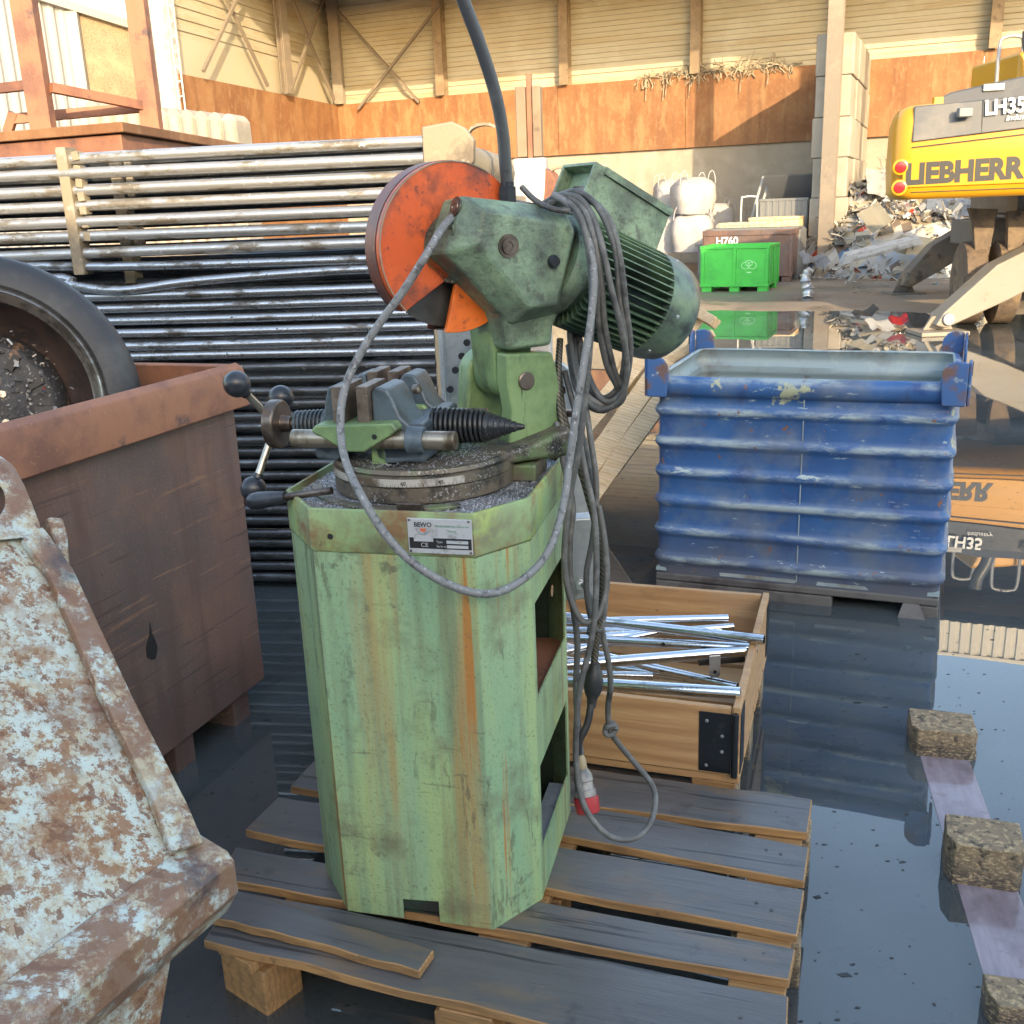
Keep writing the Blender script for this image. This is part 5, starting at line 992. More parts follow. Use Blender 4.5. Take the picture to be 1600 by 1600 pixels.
# right side: strips left between two openings
U0 = .242
for v0, v1, z0, z1 in ((-.15, -.128, .15, ZS), (.178, .2, .15, ZS), (-.128, .178, .835, ZS), (-.128, .178, .465, .625), (-.128, .178, .15, .265)): k.boxb(C(U0-.004, v0, z0), C(U0, v1, z1))
cab = k.obj('cabinet', m_green, saw)
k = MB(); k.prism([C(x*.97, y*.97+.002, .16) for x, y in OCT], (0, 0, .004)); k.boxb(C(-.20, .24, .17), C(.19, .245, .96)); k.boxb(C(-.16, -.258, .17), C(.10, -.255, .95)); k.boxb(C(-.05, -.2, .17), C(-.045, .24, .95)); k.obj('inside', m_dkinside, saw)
MB().boxb(C(-.04, -.15, .595), C(.232, .23, .602)).obj('shelf', m_rustrim, saw)
k = MB(); k.lathe(C(U0-.012, .1, .775), (1, 0, 0), [(0, .013), (.001, .013)], 18); 
k.obj('cable_hole', m_orange if False else m_collar, saw)
MB().boxb(C(.20, -.1, .245), C(.235, .15, .255)).obj('inner_bracket', m_galv, saw)
# fold line highlights and top band
k = MB()
def off(poly, d):
    cx = sum(p[0] for p in poly)/len(poly); cy = sum(p[1] for p in poly)/len(poly); return [(x+(x-cx)/math.hypot(x-cx, y-cy)*d, y+(y-cy)/math.hypot(x-cx, y-cy)*d) for x, y in poly]
o1 = off(OCT, .003); i1 = off(OCT, -.006)
k.loft([[C(x, y, z) for x, y in o] for o, z in ((OCT, ZS+.001), (o1, ZS+.005), (o1, 1.060), (off(OCT, .001), 1.063), (i1, 1.063), (i1, 1.045))], cap=False)
k.obj('top_band', m_greenband, saw, .0015, 2)
k = MB(); k.prism([C(x, y, 1.035) for x, y in i1], (0, 0, .012)); k.obj('table_tray', m_swarfbed, saw)
for u, z in ((-.118, 1.005), (-.03, 1.0), (-.13, .99)):
    pass
k = MB(); k.lathe(C(-.125, -.2687, 1.008), (0, -1, 0), [(0, .006), (.0006, .006)], 12); k.obj('bolt_hole', m_ink, saw)
# swarf lying on the table, the turntable and the pallet side
k = MB(); r_ = random.Random(8)
def chip(c, s):
    a = r_.uniform(0, 6); b_ = r_.uniform(-.6, .6); d = V((cos(a), sin(a), b_))*s; e = V((-sin(a), cos(a), r_.uniform(-.5, .5)))*s*.35
    k.b.faces.new([k.b.verts.new(c-d), k.b.verts.new(c+e), k.b.verts.new(c+d)])
nchip = 0
while nchip < 8000:
    u, v = r_.uniform(-.28, .236), r_.uniform(-.258, .27)
    if any((b_[0]-a_[0])*(v-a_[1])-(b_[1]-a_[1])*(u-a_[0]) < .004*math.hypot(b_[0]-a_[0], b_[1]-a_[1]) for a_, b_ in zip(i1, i1[1:]+i1[:1])): continue
    rr2_ = math.hypot(u+.02, v-.01)
    zz = 1.0475 if rr2_ > .197 else 1.119
    if rr2_ < .186 and r_.random() < .4 or .186 <= rr2_ <= .197: continue
    chip(C(u, v, zz+r_.uniform(0, .004)), r_.uniform(.002, .0055)); nchip += 1
sf = k.obj('swarf', m_swarf, saw); sf['kind'] = 'stuff'
# recessed slot plate and small block in front of the turntable
k = MB(); arc = [(.245*cos(a)-.02, .245*sin(a)+.02) for a in [R_(200+8*i) for i in range(14)]]; arc2 = [(.222*cos(a)-.02, .222*sin(a)+.02) for a in [R_(200+8*i) for i in range(14)]]
k.prism([C(x, max(y, -.252), 1.0472) for x, y in arc]+[C(x, max(y, -.25), 1.0472) for x, y in arc2[::-1]], (0, 0, .007)); k.obj('slot_ring', m_swivel, saw, .002)
k = MB(); k.boxb(C(.0, -.232, 1.052), C(.05, -.215, 1.068)); k.obj('stop_block', m_hub, saw, .002)
# ---- maker's plate
PX0, PX1, PZ0, PZ1 = .034, .160, .983, 1.052
k = MB(); k.boxb(C(PX0, -.2715, PZ0), C(PX1, -.2692, PZ1)); npl = k.obj('name_plate', m_plate, saw, .001, 1)
k = MB(); k.boxb(C(PX0+.003, -.2722, PZ0+.010), C(PX1-.002, -.2716, PZ0+.031)); k.obj('black_panel', m_ink, npl)
k = MB(); k.boxb(C(PX0+.012, -.2727, PZ0+.024), C(PX0+.050, -.2723, PZ1-.002)); k.obj('logo_panel', m_plate, npl)
yt = -.2731
text_mesh('BEWO', .0125, m_ink, npl, 'lettering', C(PX0+.0135, yt, PZ1-.016), (1, 0, 0), (0, 0, 1), .0004, .00025, width=.034)
k = MB(); cx, cz = PX0+.031, PZ1-.0185
k.prism([C(cx+.0065*cos(a), yt, cz-.001+.0065*sin(a)) for a in [pi+pi*i/12 for i in range(13)]], (0, .0003, 0)); k.obj('logo_mark', m_inkorange, npl)
k = MB(); k.prism([C(cx+.0145*cos(a), yt, cz+.0145*sin(a)) for a in [pi+pi*i/16 for i in range(17)]]+[C(cx+.011*cos(a), yt, cz+.011*sin(a)) for a in [2*pi-pi*i/16 for i in range(17)]], (0, .0003, 0)); k.obj('logo_mark', m_galv, npl)
text_mesh('Machinefabriek Bewo bv', .0068, m_inkgreen, npl, 'lettering', C(PX0+.054, yt+.0008, PZ1-.016), (1, 0, 0), (0, 0, 1), .0003, 0, width=.066)
text_mesh('Tilburg', .0068, m_inkgreen, npl, 'lettering', C(PX0+.076, yt+.0008, PZ1-.0255), (1, 0, 0), (0, 0, 1), .0003, 0)
text_mesh('CE', .012, m_plate, npl, 'lettering', C(PX0+.025, yt+.0003, PZ0+.0135), (1, 0, 0), (0, 0, 1), .0003, 0, width=.014)
text_mesh('Type', .006, m_plate, npl, 'lettering', C(PX0+.056, yt+.0003, PZ0+.0225), (1, 0, 0), (0, 0, 1), .0003)
text_mesh('Serie nr', .006, m_plate, npl, 'lettering', C(PX0+.056, yt+.0003, PZ0+.0135), (1, 0, 0), (0, 0, 1), .0003)
for z in (.0215, .0125): MB().boxb(C(PX0+.076, yt, PZ0+z), C(PX1-.008, yt+.0006, PZ0+z+.006)).obj('blank_field', m_plate, npl)
for u, z in ((PX0+.004, PZ0+.004), (PX1-.004, PZ0+.004), (PX0+.004, PZ1-.004), (PX1-.006, PZ1-.004)): k = MB(); k.lathe(C(u, -.2715, z), (0, -1, 0), [(0, .0026), (.001, .0022)], 10); k.obj('rivet', m_hub, npl)
# ---- turntable
TC = (-.02, .01)
k = MB(); k.lathe(C(*TC, 1.0475), ZV, [(0, .185), (.004, .19), (.034, .19), (.036, .185)], 72); k.obj('turntable_base', m_swivel, saw)
k = MB(); k.lathe(C(*TC, 1.083), ZV, [(0, .186), (.001, .1925), (.021, .1925), (.022, .185)], 72); k.obj('turntable_ring', m_swivel, saw)
def arcband(r0, a0, a1, z0, z1, th=.0012, n=24):
    k = MB(); k.loft([[C(TC[0]+(r0+dr)*cos(a), TC[1]+(r0+dr)*sin(a), z) for dr, z in ((0, z0), (th, z0), (th, z1), (0, z1))] for a in [R_(a0+(a1-a0)*i/n) for i in range(n+1)]]); return k
sc_o = arcband(.1926, 212, 312, 1.086, 1.101).obj('angle_scale', m_scale, saw)
for a, s in ((262, '0'), (282, '15'), (302, '30')):
    pass
for a, s in ((274, '60'), (296, '45')):
    ar = R_(a); rd = V((cos(ar), sin(ar), 0)); tg_ = V((-sin(ar), cos(ar), 0)); text_mesh(s, .011, m_ink, sc_o, 'lettering', C(TC[0]+.1941*cos(ar), TC[1]+.1941*sin(ar), 1.0895), tg_, ZV, .0003, .0002)
k = MB()
for i in range(40):
    ar = R_(214+i*2.45); rd = V((cos(ar), sin(ar), 0)); tg_ = V((-sin(ar), cos(ar), 0)); p = C(TC[0]+.1940*cos(ar), TC[1]+.1940*sin(ar), 1.086); h_ = .004 if i % 5 else .007; k.prism([p-tg_*.0004, p+tg_*.0004, p+tg_*.0004+ZV*h_, p-tg_*.0004+ZV*h_], rd*.0002)
tk_ = k.obj('graduation', m_ink, sc_o); tk_['kind'] = 'stuff'
k = MB(); k.lathe(C(*TC, 1.105), ZV, [(0, .185), (.003, .188), (.011, .185), (.013, .175)], 72); k.obj('turntable_top', m_swivel, saw)
# swing arm from turntable to the hinge column
k = MB()
k.loft([[HD(t, n, z) for n, z in ((.125, zb), (-.12, zb), (-.12, zt), (.125, zt))] for t, zb, zt in ((.06, 1.09, 1.12), (.16, 1.09, 1.125), (.235, 1.085, 1.14), (.275, 1.085, 1.15))])
k.obj('swing_arm', m_swivel, saw, .012, 3)
k = MB(); k.boxb(C(.12, .02, 1.047), C(.22, .14, 1.085)); k.obj('arm_foot', m_swivel, saw, .006)
# hinge column with two ears
def ear(n0, n1, nm, M):
    k = MB(); pts = [(.145, 1.10), (.285, 1.10), (.285, 1.20), (.272, 1.275), (.262, 1.305), (.15, 1.312), (.148, 1.25), (.158, 1.19), (.15, 1.15)]
    k.prism([HD(t, n0, z) for t, z in pts], NV*(n1-n0)); return k.obj(nm, M, saw, .006, 3)
m_col = m_green
ear(.030, .075, 'hinge_column', m_greenc := mat('oily_light_green_casting', (.20, .30, .13), .42, layers=[dict(c=(.12, .20, .09), s=9, lo=.45, hi=.62), dict(c=(.05, .055, .04), s=12, lo=.56, hi=.68, st=(1, 1, .35), k=.9), dict(c=(.02, .02, .02), s=30, lo=.64, hi=.68, st=(1, 1, .1))], bump=[(110, .15)]))
k = MB(); pts = [(.10, 1.10), (.25, 1.10), (.25, 1.2), (.235, 1.27)]; 
c0_ = (.194, 1.251)
k.prism([HD(t, -.125, z) for t, z in [(.125, 1.10), (.27, 1.10), (.26, 1.24)]+[(c0_[0]+.055*cos(a), c0_[1]+.055*sin(a)) for a in [R_(10+17*i) for i in range(10)]]], NV*.05); k.obj('rear_ear', m_greenc, saw, .008, 3)
k = MB(); k.lathe(HD(.194, .0755, 1.251), NV, [(0, .0195), (.003, .0195), (.005, .017)], 24); k.obj('hinge_pin', m_hub, saw)
k = MB(); k.lathe(HD(.194, -.075, 1.251), NV, [(0, .017), (.003, .017)], 24); k.obj('hinge_pin', m_ink, saw)
k = MB(); k.boxb(HD(.29, .04, 1.155), HD(.29, .04, 1.155)+V((.05, .02, .015))); k.obj('cable_bracket', m_hub, saw, .003)
k = MB(); k.lathe(HD(.285, .05, 1.215), TV, [(0, .011), (.02, .011)], 6); k.obj('bolt', m_hub, saw)
# ---- saw head: neck, gearbox
k = MB()
k.loft([[HD(t, n, z) for t, n in ((.150, .078), (.262, .078), (.262, -.04), (.150, -.04))] for z in (1.318,)]+[[HD(t, n, z) for t, n in ((.145, .082), (.265, .082), (.27, -.04), (.14, -.04))] for z in (1.36,)]+[[HD(t, n, z) for t, n in ((.12, .10), (.29, .10), (.30, -.03), (.12, -.03))] for z in (1.42,)])
k.obj('neck', m_gear, saw, .012, 3)
k = MB(); k.prism([HD(t, -.072, z) for t, z in [(c0_[0]+.045*cos(a), c0_[1]+.045*sin(a)) for a in [R_(180+20*i) for i in range(10)]]+[(.245, 1.33), (.26, 1.40), (.14, 1.40), (.145, 1.33)]], NV*.098); k.obj('neck_boss', m_greenc, saw, .008, 3)
k = MB(); k.lathe(HD(.16, .085, 1.392), NV, [(0, .014), (.004, .014), (.004, .009), (.0045, .0088)], 18); k.obj('plug_screw', m_rustrim, saw)
FACE = [(.078, 1.599), (.279, 1.562), (.283, 1.545), (.236, 1.408), (.175, 1.408), (.061, 1.536)]
BODY = [(.052, 1.628), (.29, 1.598), (.322, 1.55), (.282, 1.386), (.152, 1.372), (.012, 1.523)]
def lerp2(A, B, t): return [(a[0]+(b[0]-a[0])*t, a[1]+(b[1]-a[1])*t) for a, b in zip(A, B)]
k = MB()
BACKP = [(.045, 1.62), (.29, 1.598), (.322, 1.55), (.286, 1.392), (.150, 1.374), (.0, 1.52)]
k.loft([[HD(t, n, z) for t, z in pp] for n, pp in ((-.035, lerp2(BODY, FACE, .25)), (.02, BACKP), (.088, BODY), (.132, FACE))])
k.obj('gearbox', m_gear, saw, .007, 3, ang=30)
for t, z, r, nm, M in ((.128, 1.530, .0185, 'axle_cap', m_hub), (.231, 1.495, .013, 'cover_bolt', m_knob)):
    k = MB(); k.lathe(HD(t, .1315, z), NV, [(0, r*1.25), (.003, r*1.25), (.003, r*.9), (.006, r*.85), (.006, r*.45), (.004, r*.4)] if nm == 'axle_cap' else [(0, r), (.008, r), (.012, r*.8)], 24 if nm == 'axle_cap' else 24); k.obj(nm, M, saw)
# cap on the left shoulder and raised cast letters
ln_ = (HD(.018, .06, 1.525)-HD(.055, .06, 1.628)); 
lside = ln_.cross(NV).normalized()
if lside.dot(TV) > 0: lside = -lside
k = MB(); k.lathe(HD(.046, .078, 1.606)+lside*.001, lside, [(0, .020), (.003, .020), (.003, .014), (.005, .013), (.005, .007), (.003, .006)], 24); k.obj('shoulder_cap', m_hub, saw)
text_mesh('BEWO', .026, m_gear, saw, 'cast_lettering', HD(.030, .046, 1.555)+lside*.0015, NV, ZV, .004, .0008, width=.05)
# ---- blade and guards
BC = (.065, 1.529); RG = .166
def secpts(r, a0, a1, n=48): return [(BC[0]+r*cos(R_(a0+(a1-a0)*i/n)), BC[1]+r*sin(R_(a0+(a1-a0)*i/n))) for i in range(n+1)]
fixed = secpts(RG, -38, 225, 72)+[(BC[0]-.010, BC[1]-.055), (BC[0]+.04, BC[1]-.03)]
k = MB(); k.prism([HD(t, .014, z) for t, z in fixed], NV*.016); fg = k.obj('blade_guard', m_orange, saw, .003, 2)
rim_ = secpts(RG+.001, -38, 225, 72)
k = MB(); k.loft([[HD(t, n, z) for t, z, n in ((a, b, -.034), (a, b, .0135), (a2, b2, .0135), (a2, b2, -.034))] for (a, b), (a2, b2) in zip(rim_, secpts(RG-.005, -38, 225, 72))]); k.prism([HD(t, -.035, z) for t, z in fixed], NV*.003); k.obj('guard_rim', m_guardrim, saw)
k = MB(); k.loft([[HD(a*1+(BC[0])*0, n, b) for (a, b), n in ((p, .0305), (q, .0305), (q, .0320), (p, .0320))] for p, q in zip(secpts(RG-.0005, 60, 225, 50), secpts(RG-.003, 60, 225, 50))]); k.obj('guard_edge_line', m_endpost, saw)
mg = secpts(RG+.003, 260, 334, 30)+[(BC[0]+.02, BC[1]-.04), (BC[0]+.004, BC[1]-.055)]
k = MB(); k.prism([HD(t, .016, z) for t, z in mg], NV*.012); k.obj('moving_guard', m_guardbright, saw, .002, 2)
k = MB(); k.prism([HD(t, -.034, z) for t, z in secpts(RG+.001, 255, 330, 30)+[(BC[0], BC[1]-.05)]], NV*.004); k.loft([[HD(t, n, z) for t, z, n in ((a, b, -.03), (a, b, .012), (a*1, b+.003, .012), (a, b+.003, -.03))] for a, b in secpts(RG, 262, 272, 6)]); k.obj('guard_back', m_guardrim, saw)
teeth = []
for i in range(320):
    a = 2*pi*i/320; r = .1595 if i % 2 else .1565; teeth.append((BC[0]+r*cos(a), BC[1]+r*sin(a)))
k = MB(); k.prism([HD(t, -.004, z) for t, z in teeth], NV*.0025); k.obj('saw_blade', m_blade, saw)
k = MB(); k.lathe(HD(BC[0], -.0, BC[1]), NV, [(0, .07), (.03, .07)], 32); k.obj('blade_flange', m_swivel, saw)
k = MB(); k.lathe(HD(-.0165, .0305, 1.497), NV, [(0, .005), (.0005, .005)], 14); k.obj('guard_hole', m_ink, fg)
# ---- motor
mb_ = R_(22.5); MD = TV*cos(mb_)-ZV*sin(mb_); MU = TV*sin(mb_)+ZV*cos(mb_)
M0 = HD(.285, .035, 1.488)
k = MB(); k.lathe(M0-MD*.0, MD, [(0, .10), (.012, .108), (.034, .108), (.036, .098), (.05, .095)], 56); k.obj('motor_flange', m_gear, saw)
k = MB(); k.lathe(M0+MD*.045, MD, [(0, .092), (.225, .092)], 48)
for i in range(44):
    a = 2*pi*i/44; rd = MU*cos(a)+NV*sin(a); p = M0+MD*.055+rd*.104; q = M0+MD*.262+rd*.104; k.bar(p, q, .0032, .03, rd)
k.obj('motor_body', m_motor, saw)
k = MB()
k.lathe(M0+MD*.255, MD, [(0, .112), (.0, .119), (.055, .119), (.085, .112), (.105, .095), (.112, .06), (.113, .01)], 56); k.lathe(M0+MD*.256, MD, [(0, .10), (-.001, .02)], 40, cap=False); cw = k.obj('fan_cowl', m_cowl, saw, ang=50)
for a in (30, 100, 150, 220):
    rd = MU*cos(R_(a))+NV*sin(R_(a)); k = MB(); k.lathe(M0+MD*.285+rd*.1185, rd, [(0, .005), (.002, .0045), (.003, .002)], 12); k.obj('screw', m_galv, cw)
# terminal box: long box with an open end towards the left
tb0 = HD(.372, -.02, 1.588); TBd = MD; L_ = .235
mbx = R_(27); TBd = TV*cos(mbx)-ZV*sin(mbx); TBu = TV*sin(mbx)+ZV*cos(mbx)
def TB(a, n, h): return HD(.365, 0, 1.585)+TBd*a+NV*n+TBu*h
n0, n1, h0, h1 = -.098, .028, .0, .118
k = MB()
for (na, nb2, ha, hb, aa, ab) in ((n1-.008, n1, h0, h1, 0, L_), (n0, n0+.008, h0, h1, 0, L_), (n0+.008, n1-.008, h0, h0+.008, 0, L_), (n0+.008, n1-.008, h1-.008, h1, 0, L_), (n0+.008, n1-.008, h0+.008, h1-.008, .03, .036), (n0+.008, n1-.008, h0+.008, h1-.008, L_-.006, L_)):
    k.prism([TB(aa, na, ha), TB(aa, nb2, ha), TB(aa, nb2, hb), TB(aa, na, hb)], TBd*(ab-aa))
tbx = k.obj('terminal_box', m_gear, saw, .002, 2)
k = MB(); k.prism([TB(.03, n1-.004, h1+.0005), TB(.03, n1+.006, h1+.0005), TB(.03, n1+.006, h1-.016), TB(.03, n1+.0005, h1-.016)], TBd*(L_-.03)); k.prism([TB(.03, n0-.006, h1+.0005), TB(.03, n1-.004, h1+.0005), TB(.03, n1-.004, h1+.004), TB(.03, n0-.006, h1+.004)], TBd*(L_-.028)); k.obj('box_lid', m_gear, tbx, .001)
k = MB(); k.prism([TB(.029, n0+.03, h0+.035), TB(.029, n1-.03, h0+.035), TB(.029, n1-.03, h0+.078), TB(.029, n0+.03, h0+.078)], -TBd*.001); k.obj('rating_label', m_hub, tbx)
k = MB(); k.prism([TB(.02, n0+.03, -.04), TB(.02, n1-.03, -.04), TB(.02, n1-.03, h0-.0005), TB(.02, n0+.03, h0-.0005)], TBd*.16); k.obj('box_foot', m_motor, tbx)
# ---- lever
k = MB(); lv = [(.184, 1.63), (.181, 1.69), (.177, 1.752), (.163, 1.82), (.135, 1.90), (.103, 1.975), (.06, 2.075), (.02, 2.17)]
k.tube([HD(t, .045, z) for t, z in lv], .0128, 18, 4); k.obj('feed_lever', m_lever, saw)
k = MB(); k.lathe(HD(.184, .045, 1.612), ZV, [(0, .019), (.03, .019), (.031, .015), (.04, .015)], 6); k.obj('lever_nut', m_knob, saw)
# ---- vise (cabinet axes)
k = MB()
prof_w = [(-.195, 1.190), (-.185, 1.203), (-.022, 1.209), (-.012, 1.195), (-.03, 1.182), (-.085, 1.150), (-.125, 1.150), (-.16, 1.172)]
k.prism([C(u, -.165, z) for u, z in prof_w], (0, .09, 0)); k.boxb(C(-.085, -.13, 1.115), C(-.05, .08, 1.16)); k.prism([C(u, .03, z) for u, z in prof_w], (0, .09, 0)); k.obj('vise_base', m_greenc, saw, .005, 2)
k = MB(); k.lathe(C(-.06, -.1655, 1.182), (0, -1, 0), [(0, .0055), (.0006, .0055)], 12); k.obj('bolt_hole', m_ink, saw)
def jaw(u0, v0, v1, zlo=1.206, zhi=1.277, th=.024): 
    k = MB(); k.boxb(C(u0, v0, zlo), C(u0+th, v1, zhi)); return k.obj('jaw_plate', m_jaw, saw, .0018, 2)
jaw(-.150, -.150, -.04); jaw(-.100, -.146, -.04); jaw(-.150, .045, .13); jaw(-.103, .045, .13)
def holder(u0, sgn, v0, v1, q=1.):
    k = MB(); pr = [(0, 1.13), (0, 1.262), (.012, 1.274), (.034, 1.27), (.045, 1.25), (.058, 1.215), (.085, 1.19), (.085, 1.14), (.06, 1.122), (.02, 1.118)]
    k.prism([C(u0+sgn*a*q, v0, z) for a, z in pr], (0, v1-v0, 0)); o = k.obj('jaw_holder', m_bluegrey, saw, .006, 3); return o
h1_ = holder(-.0755, 1, -.13, -.02); holder(-.0755, 1, .04, .125); holder(-.152, -1, -.115, -.03, .6); holder(-.152, -1, .045, .125, .6)
k = MB(); k.boxb(C(-.065, -.13, 1.12), C(.03, .12, 1.20)); k.boxb(C(-.215, -.115, 1.12), C(-.165, .12, 1.19)); k.obj('slide_block', m_bluegrey, saw, .012, 3)
k = MB(); k.lathe(C(-.012, -.05, 1.255), (1, -.2, .2), [(0, .010), (.012, .010), (.014, .006)], 14); k.obj('clamp_bolt', m_hub, saw)
for v, nm in ((-.14, 'guide_bar'), (.10, 'guide_bar')):
    k = MB(); k.cyl(C(-.245, v, 1.171), C(.098, v, 1.171), .0185); k.obj(nm, m_barsteel, saw, .0015, 2)
k = MB(); k.lathe(C(.0, -.14, 1.171), (1, 0, 0), [(0, .028), (.035, .026)], 24); k.obj('bar_clamp', m_bluegrey, saw, .003)
# spindle, springs, handwheel
SVV = -.035; SZ = 1.178
k = MB(); k.cyl(C(-.325, SVV, SZ), C(.12, SVV, SZ), .011); k.obj('spindle', m_hub, saw)
def spring(u0, u1, r0, r1, turns, wire):
    n = int(turns*14); k = MB(); k.tube([C(u0+(u1-u0)*i/n, SVV+(r0+(r1-r0)*i/n)*cos(2*pi*turns*i/n), SZ+(r0+(r1-r0)*i/n)*sin(2*pi*turns*i/n)) for i in range(n+1)], wire, 6); return k
spring(.02, .132, .036, .030, 11, .0042).obj('spring', m_spring, saw); spring(-.285, -.21, .026, .030, 8, .0034).obj('spring', m_bluegrey, saw)
k = MB(); k.lathe(C(.02, SVV, SZ), (1, 0, 0), [(0, .028), (.11, .024)], 24); 
pr = []; 
for i in range(7): pr += [(.112+i*.0105, .030-i*.0037), (.112+i*.0105+.0095, .029-i*.0037)]
k.lathe(C(.02, SVV, SZ), (1, 0, 0), pr+[(.192, .004)], 24); k.obj('bellows_cone', m_spring, saw)
k = MB(); k.lathe(C(-.345, SVV, SZ), (1, -.0, 0), [(0, .030), (.0, .046), (.004, .052), (.024, .052), (.028, .048), (.028, .018), (.05, .017)], 40); k.obj('handwheel_hub', m_hub, saw, .0015)
hubc = C(-.333, SVV, SZ)
for (px, py, off_) in ((370, 600, -.125), (396, 764, -.10), (449, 640, .035)):
    b_ = SW(PL(px, py, SB+sv*off_, -sv)); d = (b_-hubc).normalized()
    if off_ > 0: b_ = hubc+V((-.012, .06, .045))
    d = (b_-hubc).normalized()
    k = MB(); k.cyl(hubc+d*.02, b_-d*.02, .0078, seg=14); k.obj('spoke', m_rod, saw)
    k = MB(); k.sphere(b_, .0275, 32); k.lathe(b_-d*.034, d, [(0, .011), (.012, .012)], 20); k.obj('ball_knob', m_knob, saw)
# lock lever for the turntable
l0 = SW(P(478, 772, 1.98)); l1 = SW(P(398, 783, 2.02)); d = (l1-l0).normalized(); L0 = (l1-l0).length
k = MB(); k.cyl(l0-d*.06, l1, .0075, seg=14); k.obj('lock_rod', m_hub, saw)
k = MB(); k.lathe(l0+d*(L0-.075), d, [(0, .009), (.0, .0115), (.03, .0155), (.065, .0185), (.083, .0165), (.092, .009), (.094, .001)], 24); k.obj('lock_grip', m_knob, saw)
# ---- cables
def cab_(pts, r, M=m_cable, nm='cable', sm=6, seg=12): 
    k = MB(); k.tube([SW(P(*p)) for p in pts], r, seg, sm); return k.obj(nm, M, saw)
cab_([(872, 306, 2.21), (905, 300, 2.16), (938, 330, 2.12), (962, 395, 2.095), (968, 470, 2.10), (977, 540, 2.11), (968, 600, 2.15), (943, 622, 2.18), (918, 606, 2.22), (903, 560, 2.27), (898, 500, 2.33)], .0065)
cab_([(858, 322, 2.2), (888, 318, 2.16), (912, 350, 2.11), (930, 420, 2.085), (935, 500, 2.10), (948, 570, 2.12), (966, 612, 2.16), (948, 640, 2.19), (920, 634, 2.20), (898, 600, 2.23), (888, 540, 2.3)], .0068)
cab_([(905, 540, 2.26), (912, 610, 2.2), (922, 680, 2.16), (932, 760, 2.13), (926, 840, 2.11), (916, 900, 2.10), (922, 960, 2.09), (936, 985, 2.1), (946, 940, 2.12), (942, 860, 2.13), (930, 780, 2.15), (915, 700, 2.18), (898, 640, 2.2), (882, 580, 2.24)], .0066)
# long single cable looping in front of the cabinet
cab_([(880, 335, 2.16), (800, 318, 2.17), (730, 330, 2.13), (698, 348, 2.04), (668, 395, 1.99), (630, 455, 1.985), (590, 510, 1.98), (558, 562, 1.97), (538, 610, 1.95), (532, 665, 1.92), (540, 720, 1.87), (565, 775, 1.80), (600, 832, 1.765), (640, 875, 1.755), (690, 908, 1.755), (745, 927, 1.765), (790, 921, 1.80), (835, 890, 1.85), (862, 850, 1.89), (880, 790, 1.94), (890, 720, 1.98), (901, 640, 2.0), (912, 570, 2.02), (923, 500, 2.05), (928, 430, 2.07), (918, 370, 2.10), (895, 325, 2.14), (865, 305, 2.18)], .0078, m_cablelight, sm=7)
# bundle hung over the motor
B0 = [(850, 318, 2.20), (880, 305, 2.17), (908, 322, 2.13), (925, 360, 2.10)]
cab_(B0+[(938, 430, 2.09), (945, 510, 2.10), (960, 580, 2.13), (975, 615, 2.16), (960, 634, 2.17), (930, 628, 2.17), (905, 600, 2.19), (892, 540, 2.24), (890, 500, 2.28)], .0068)
cab_([(860, 315, 2.2), (895, 306, 2.15), (922, 330, 2.12), (940, 380, 2.09), (955, 450, 2.08), (972, 520, 2.09), (980, 580, 2.12), (968, 625, 2.14), (938, 640, 2.15), (915, 620, 2.18), (900, 570, 2.22), (895, 510, 2.3)], .0065)
cab_([(900, 312, 2.2), (930, 318, 2.14), (955, 350, 2.11), (970, 410, 2.09), (978, 480, 2.10), (985, 545, 2.12), (975, 605, 2.15), (950, 628, 2.16), (925, 600, 2.19), (908, 540, 2.26), (902, 500, 2.32)], .0065)
cab_([(845, 330, 2.2), (875, 312, 2.17), (905, 335, 2.12), (920, 390, 2.09), (925, 470, 2.08), (920, 560, 2.08), (912, 640, 2.08), (905, 700, 2.08), (893, 760, 2.08), (885, 820, 2.07), (882, 880, 2.06), (890, 930, 2.05), (905, 965, 2.04), (920, 972, 2.04), (938, 955, 2.05), (948, 910, 2.07), (945, 850, 2.09), (935, 790, 2.11)], .0072)
cab_([(815, 292, 2.18), (835, 312, 2.16), (862, 326, 2.13), (890, 330, 2.13)], .006)
cab_([(905, 690, 2.12), (915, 740, 2.10), (928, 800, 2.08), (932, 870, 2.06), (930, 950, 2.04), (922, 1010, 2.03), (905, 1080, 2.02), (900, 1150, 2.02), (901, 1200, 2.01), (908, 1245, 1.99), (925, 1280, 1.97), (955, 1308, 1.96), (990, 1310, 1.98), (1014, 1290, 2.02), (1024, 1255, 2.07), (1018, 1225, 2.11), (990, 1190, 2.15), (965, 1160, 2.15), (953, 1140, 2.14), (950, 1105, 2.13), (954, 1070, 2.12), (950, 1030, 2.12), (940, 980, 2.12), (936, 920, 2.12)], .0068)
cab_([(870, 660, 2.18), (880, 720, 2.14), (895, 790, 2.12), (890, 850, 2.10), (893, 930, 2.09), (902, 1000, 2.08), (900, 1080, 2.07), (905, 1150, 2.06), (908, 1180, 2.05)], .007)
cab_([(872, 580, 2.22), (880, 650, 2.2), (898, 700, 2.16), (918, 770, 2.14), (937, 850, 2.12), (941, 930, 2.11), (932, 1000, 2.10), (928, 1040, 2.09)], .0085, m_hose, 'conduit')
cab_([(875, 530, 2.25), (872, 600, 2.2), (878, 660, 2.18), (905, 730, 2.15), (925, 790, 2.15)], .0075, m_hose, 'conduit')
cab_([(926, 1085, 2.08), (918, 1130, 2.06), (905, 1160, 2.05), (906, 1185, 2.05)], .0082, m_black)
cab_([(911, 914, 2.35), (922, 930, 2.25), (926, 955, 2.2), (920, 990, 2.12)], .006)
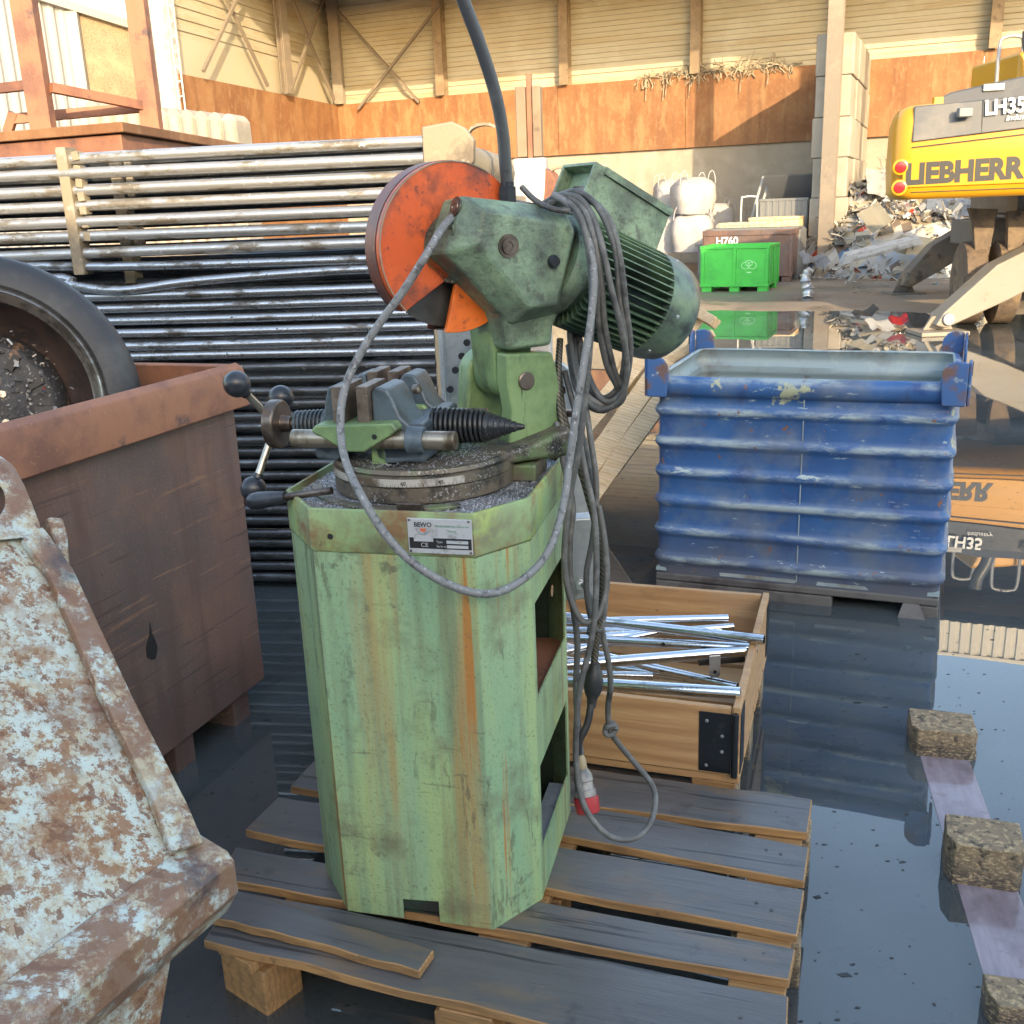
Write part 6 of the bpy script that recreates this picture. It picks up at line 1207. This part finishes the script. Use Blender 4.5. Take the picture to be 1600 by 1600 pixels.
p0, p1 = SW(P(930, 1035, 2.085)), SW(P(924, 1105, 2.075)); k = MB(); d = p1-p0; L_ = d.length
k.lathe(p0, d, [(0, .011), (L_*.12, .0125), (L_*.2, .018), (L_*.4, .0215), (L_*.6, .0205), (L_*.72, .016), (L_*.8, .012), (L_, .0095)], 20)
k.obj('inline_connector', m_black, saw)
kn = SW(P(954, 1140, 2.135)); k = MB(); k.tube([kn+V((.012*cos(a), .010*sin(a*1.3), .013*sin(a))) for a in [i*.7 for i in range(16)]], .0062, 8, 3); k.obj('cable_knot', m_cable, saw)
p0, p1 = SW(P(906, 1180, 2.05)), SW(P(919, 1270, 2.0)); d = p1-p0; L_ = d.length
k = MB(); k.lathe(p0, d, [(0, .009), (L_*.08, .012), (L_*.24, .0125), (L_*.27, .010)], 20); pl_ = k.obj('plug_gland', m_beige, saw)
k = MB(); k.lathe(p0+d*.24, d, [(0, .014), (L_*.1, .021), (L_*.2, .0225), (L_*.22, .0205), (L_*.34, .0215), (L_*.37, .0255), (L_*.47, .026)], 28); k.obj('plug_body', m_plugcap, saw)
k = MB(); k.lathe(p0+d*.715, d, [(0, .0262), (L_*.02, .0285), (L_*.24, .0275), (L_*.285, .025)], 28); k.obj('plug_collar', m_red, saw)
# galvanised perforated profile and junction box behind the saw
gs = thing('perforated_steel_profile', 'galvanised perforated steel profile leaning behind the saw', 'steel profile', P(740, 900, 3.0)*V((1, 1, 0)), R_(-14)); GL = local(gs)
pts = [GL(P(*p)) for p in ((688, 500, 2.95), (770, 470, 2.95), (800, 640, 2.92), (870, 560, 2.95), (905, 590, 2.95), (935, 930, 2.9), (720, 960, 2.9))]
k = MB(); k.prism([p for p in pts], (0, .02, 0)); k.obj('web', m_galv, gs, .004)
k = MB(); k.bar(GL(P(690, 505, 2.94)), GL(P(716, 930, 2.89)), .012, .05, (0, 0, 1)); k.obj('flange', m_galv, gs, .003)
for px, py in ((730, 535), (722, 556), (712, 578), (704, 608), (742, 610), (735, 640)):
    c_ = GL(P(px, py, 2.915)); k = MB(); k.lathe(c_, (.1, -1, 0), [(0, .010), (.008, .010)], 14); k.obj('hole', m_ink, gs)
jb = thing('junction_box', 'scuffed pale grey metal box hanging behind the cables beside the saw', 'metal box', P(912, 900, 2.38), R_(-20)); JL = local(jb)
q = [JL(P(*p)) for p in ((880, 812, 2.38), (930, 808, 2.38), (932, 935, 2.38), (882, 940, 2.38))]; k = MB(); k.prism(q, (0, .06, 0)); k.obj('housing', m_galv, jb, .006, 3)
k = MB(); k.lathe(JL(P(908, 912, 2.378)), (.1, -1, -.1), [(0, .013), (.006, .013), (.006, .009), (.02, .009)], 6); k.obj('gland', m_plate, jb)
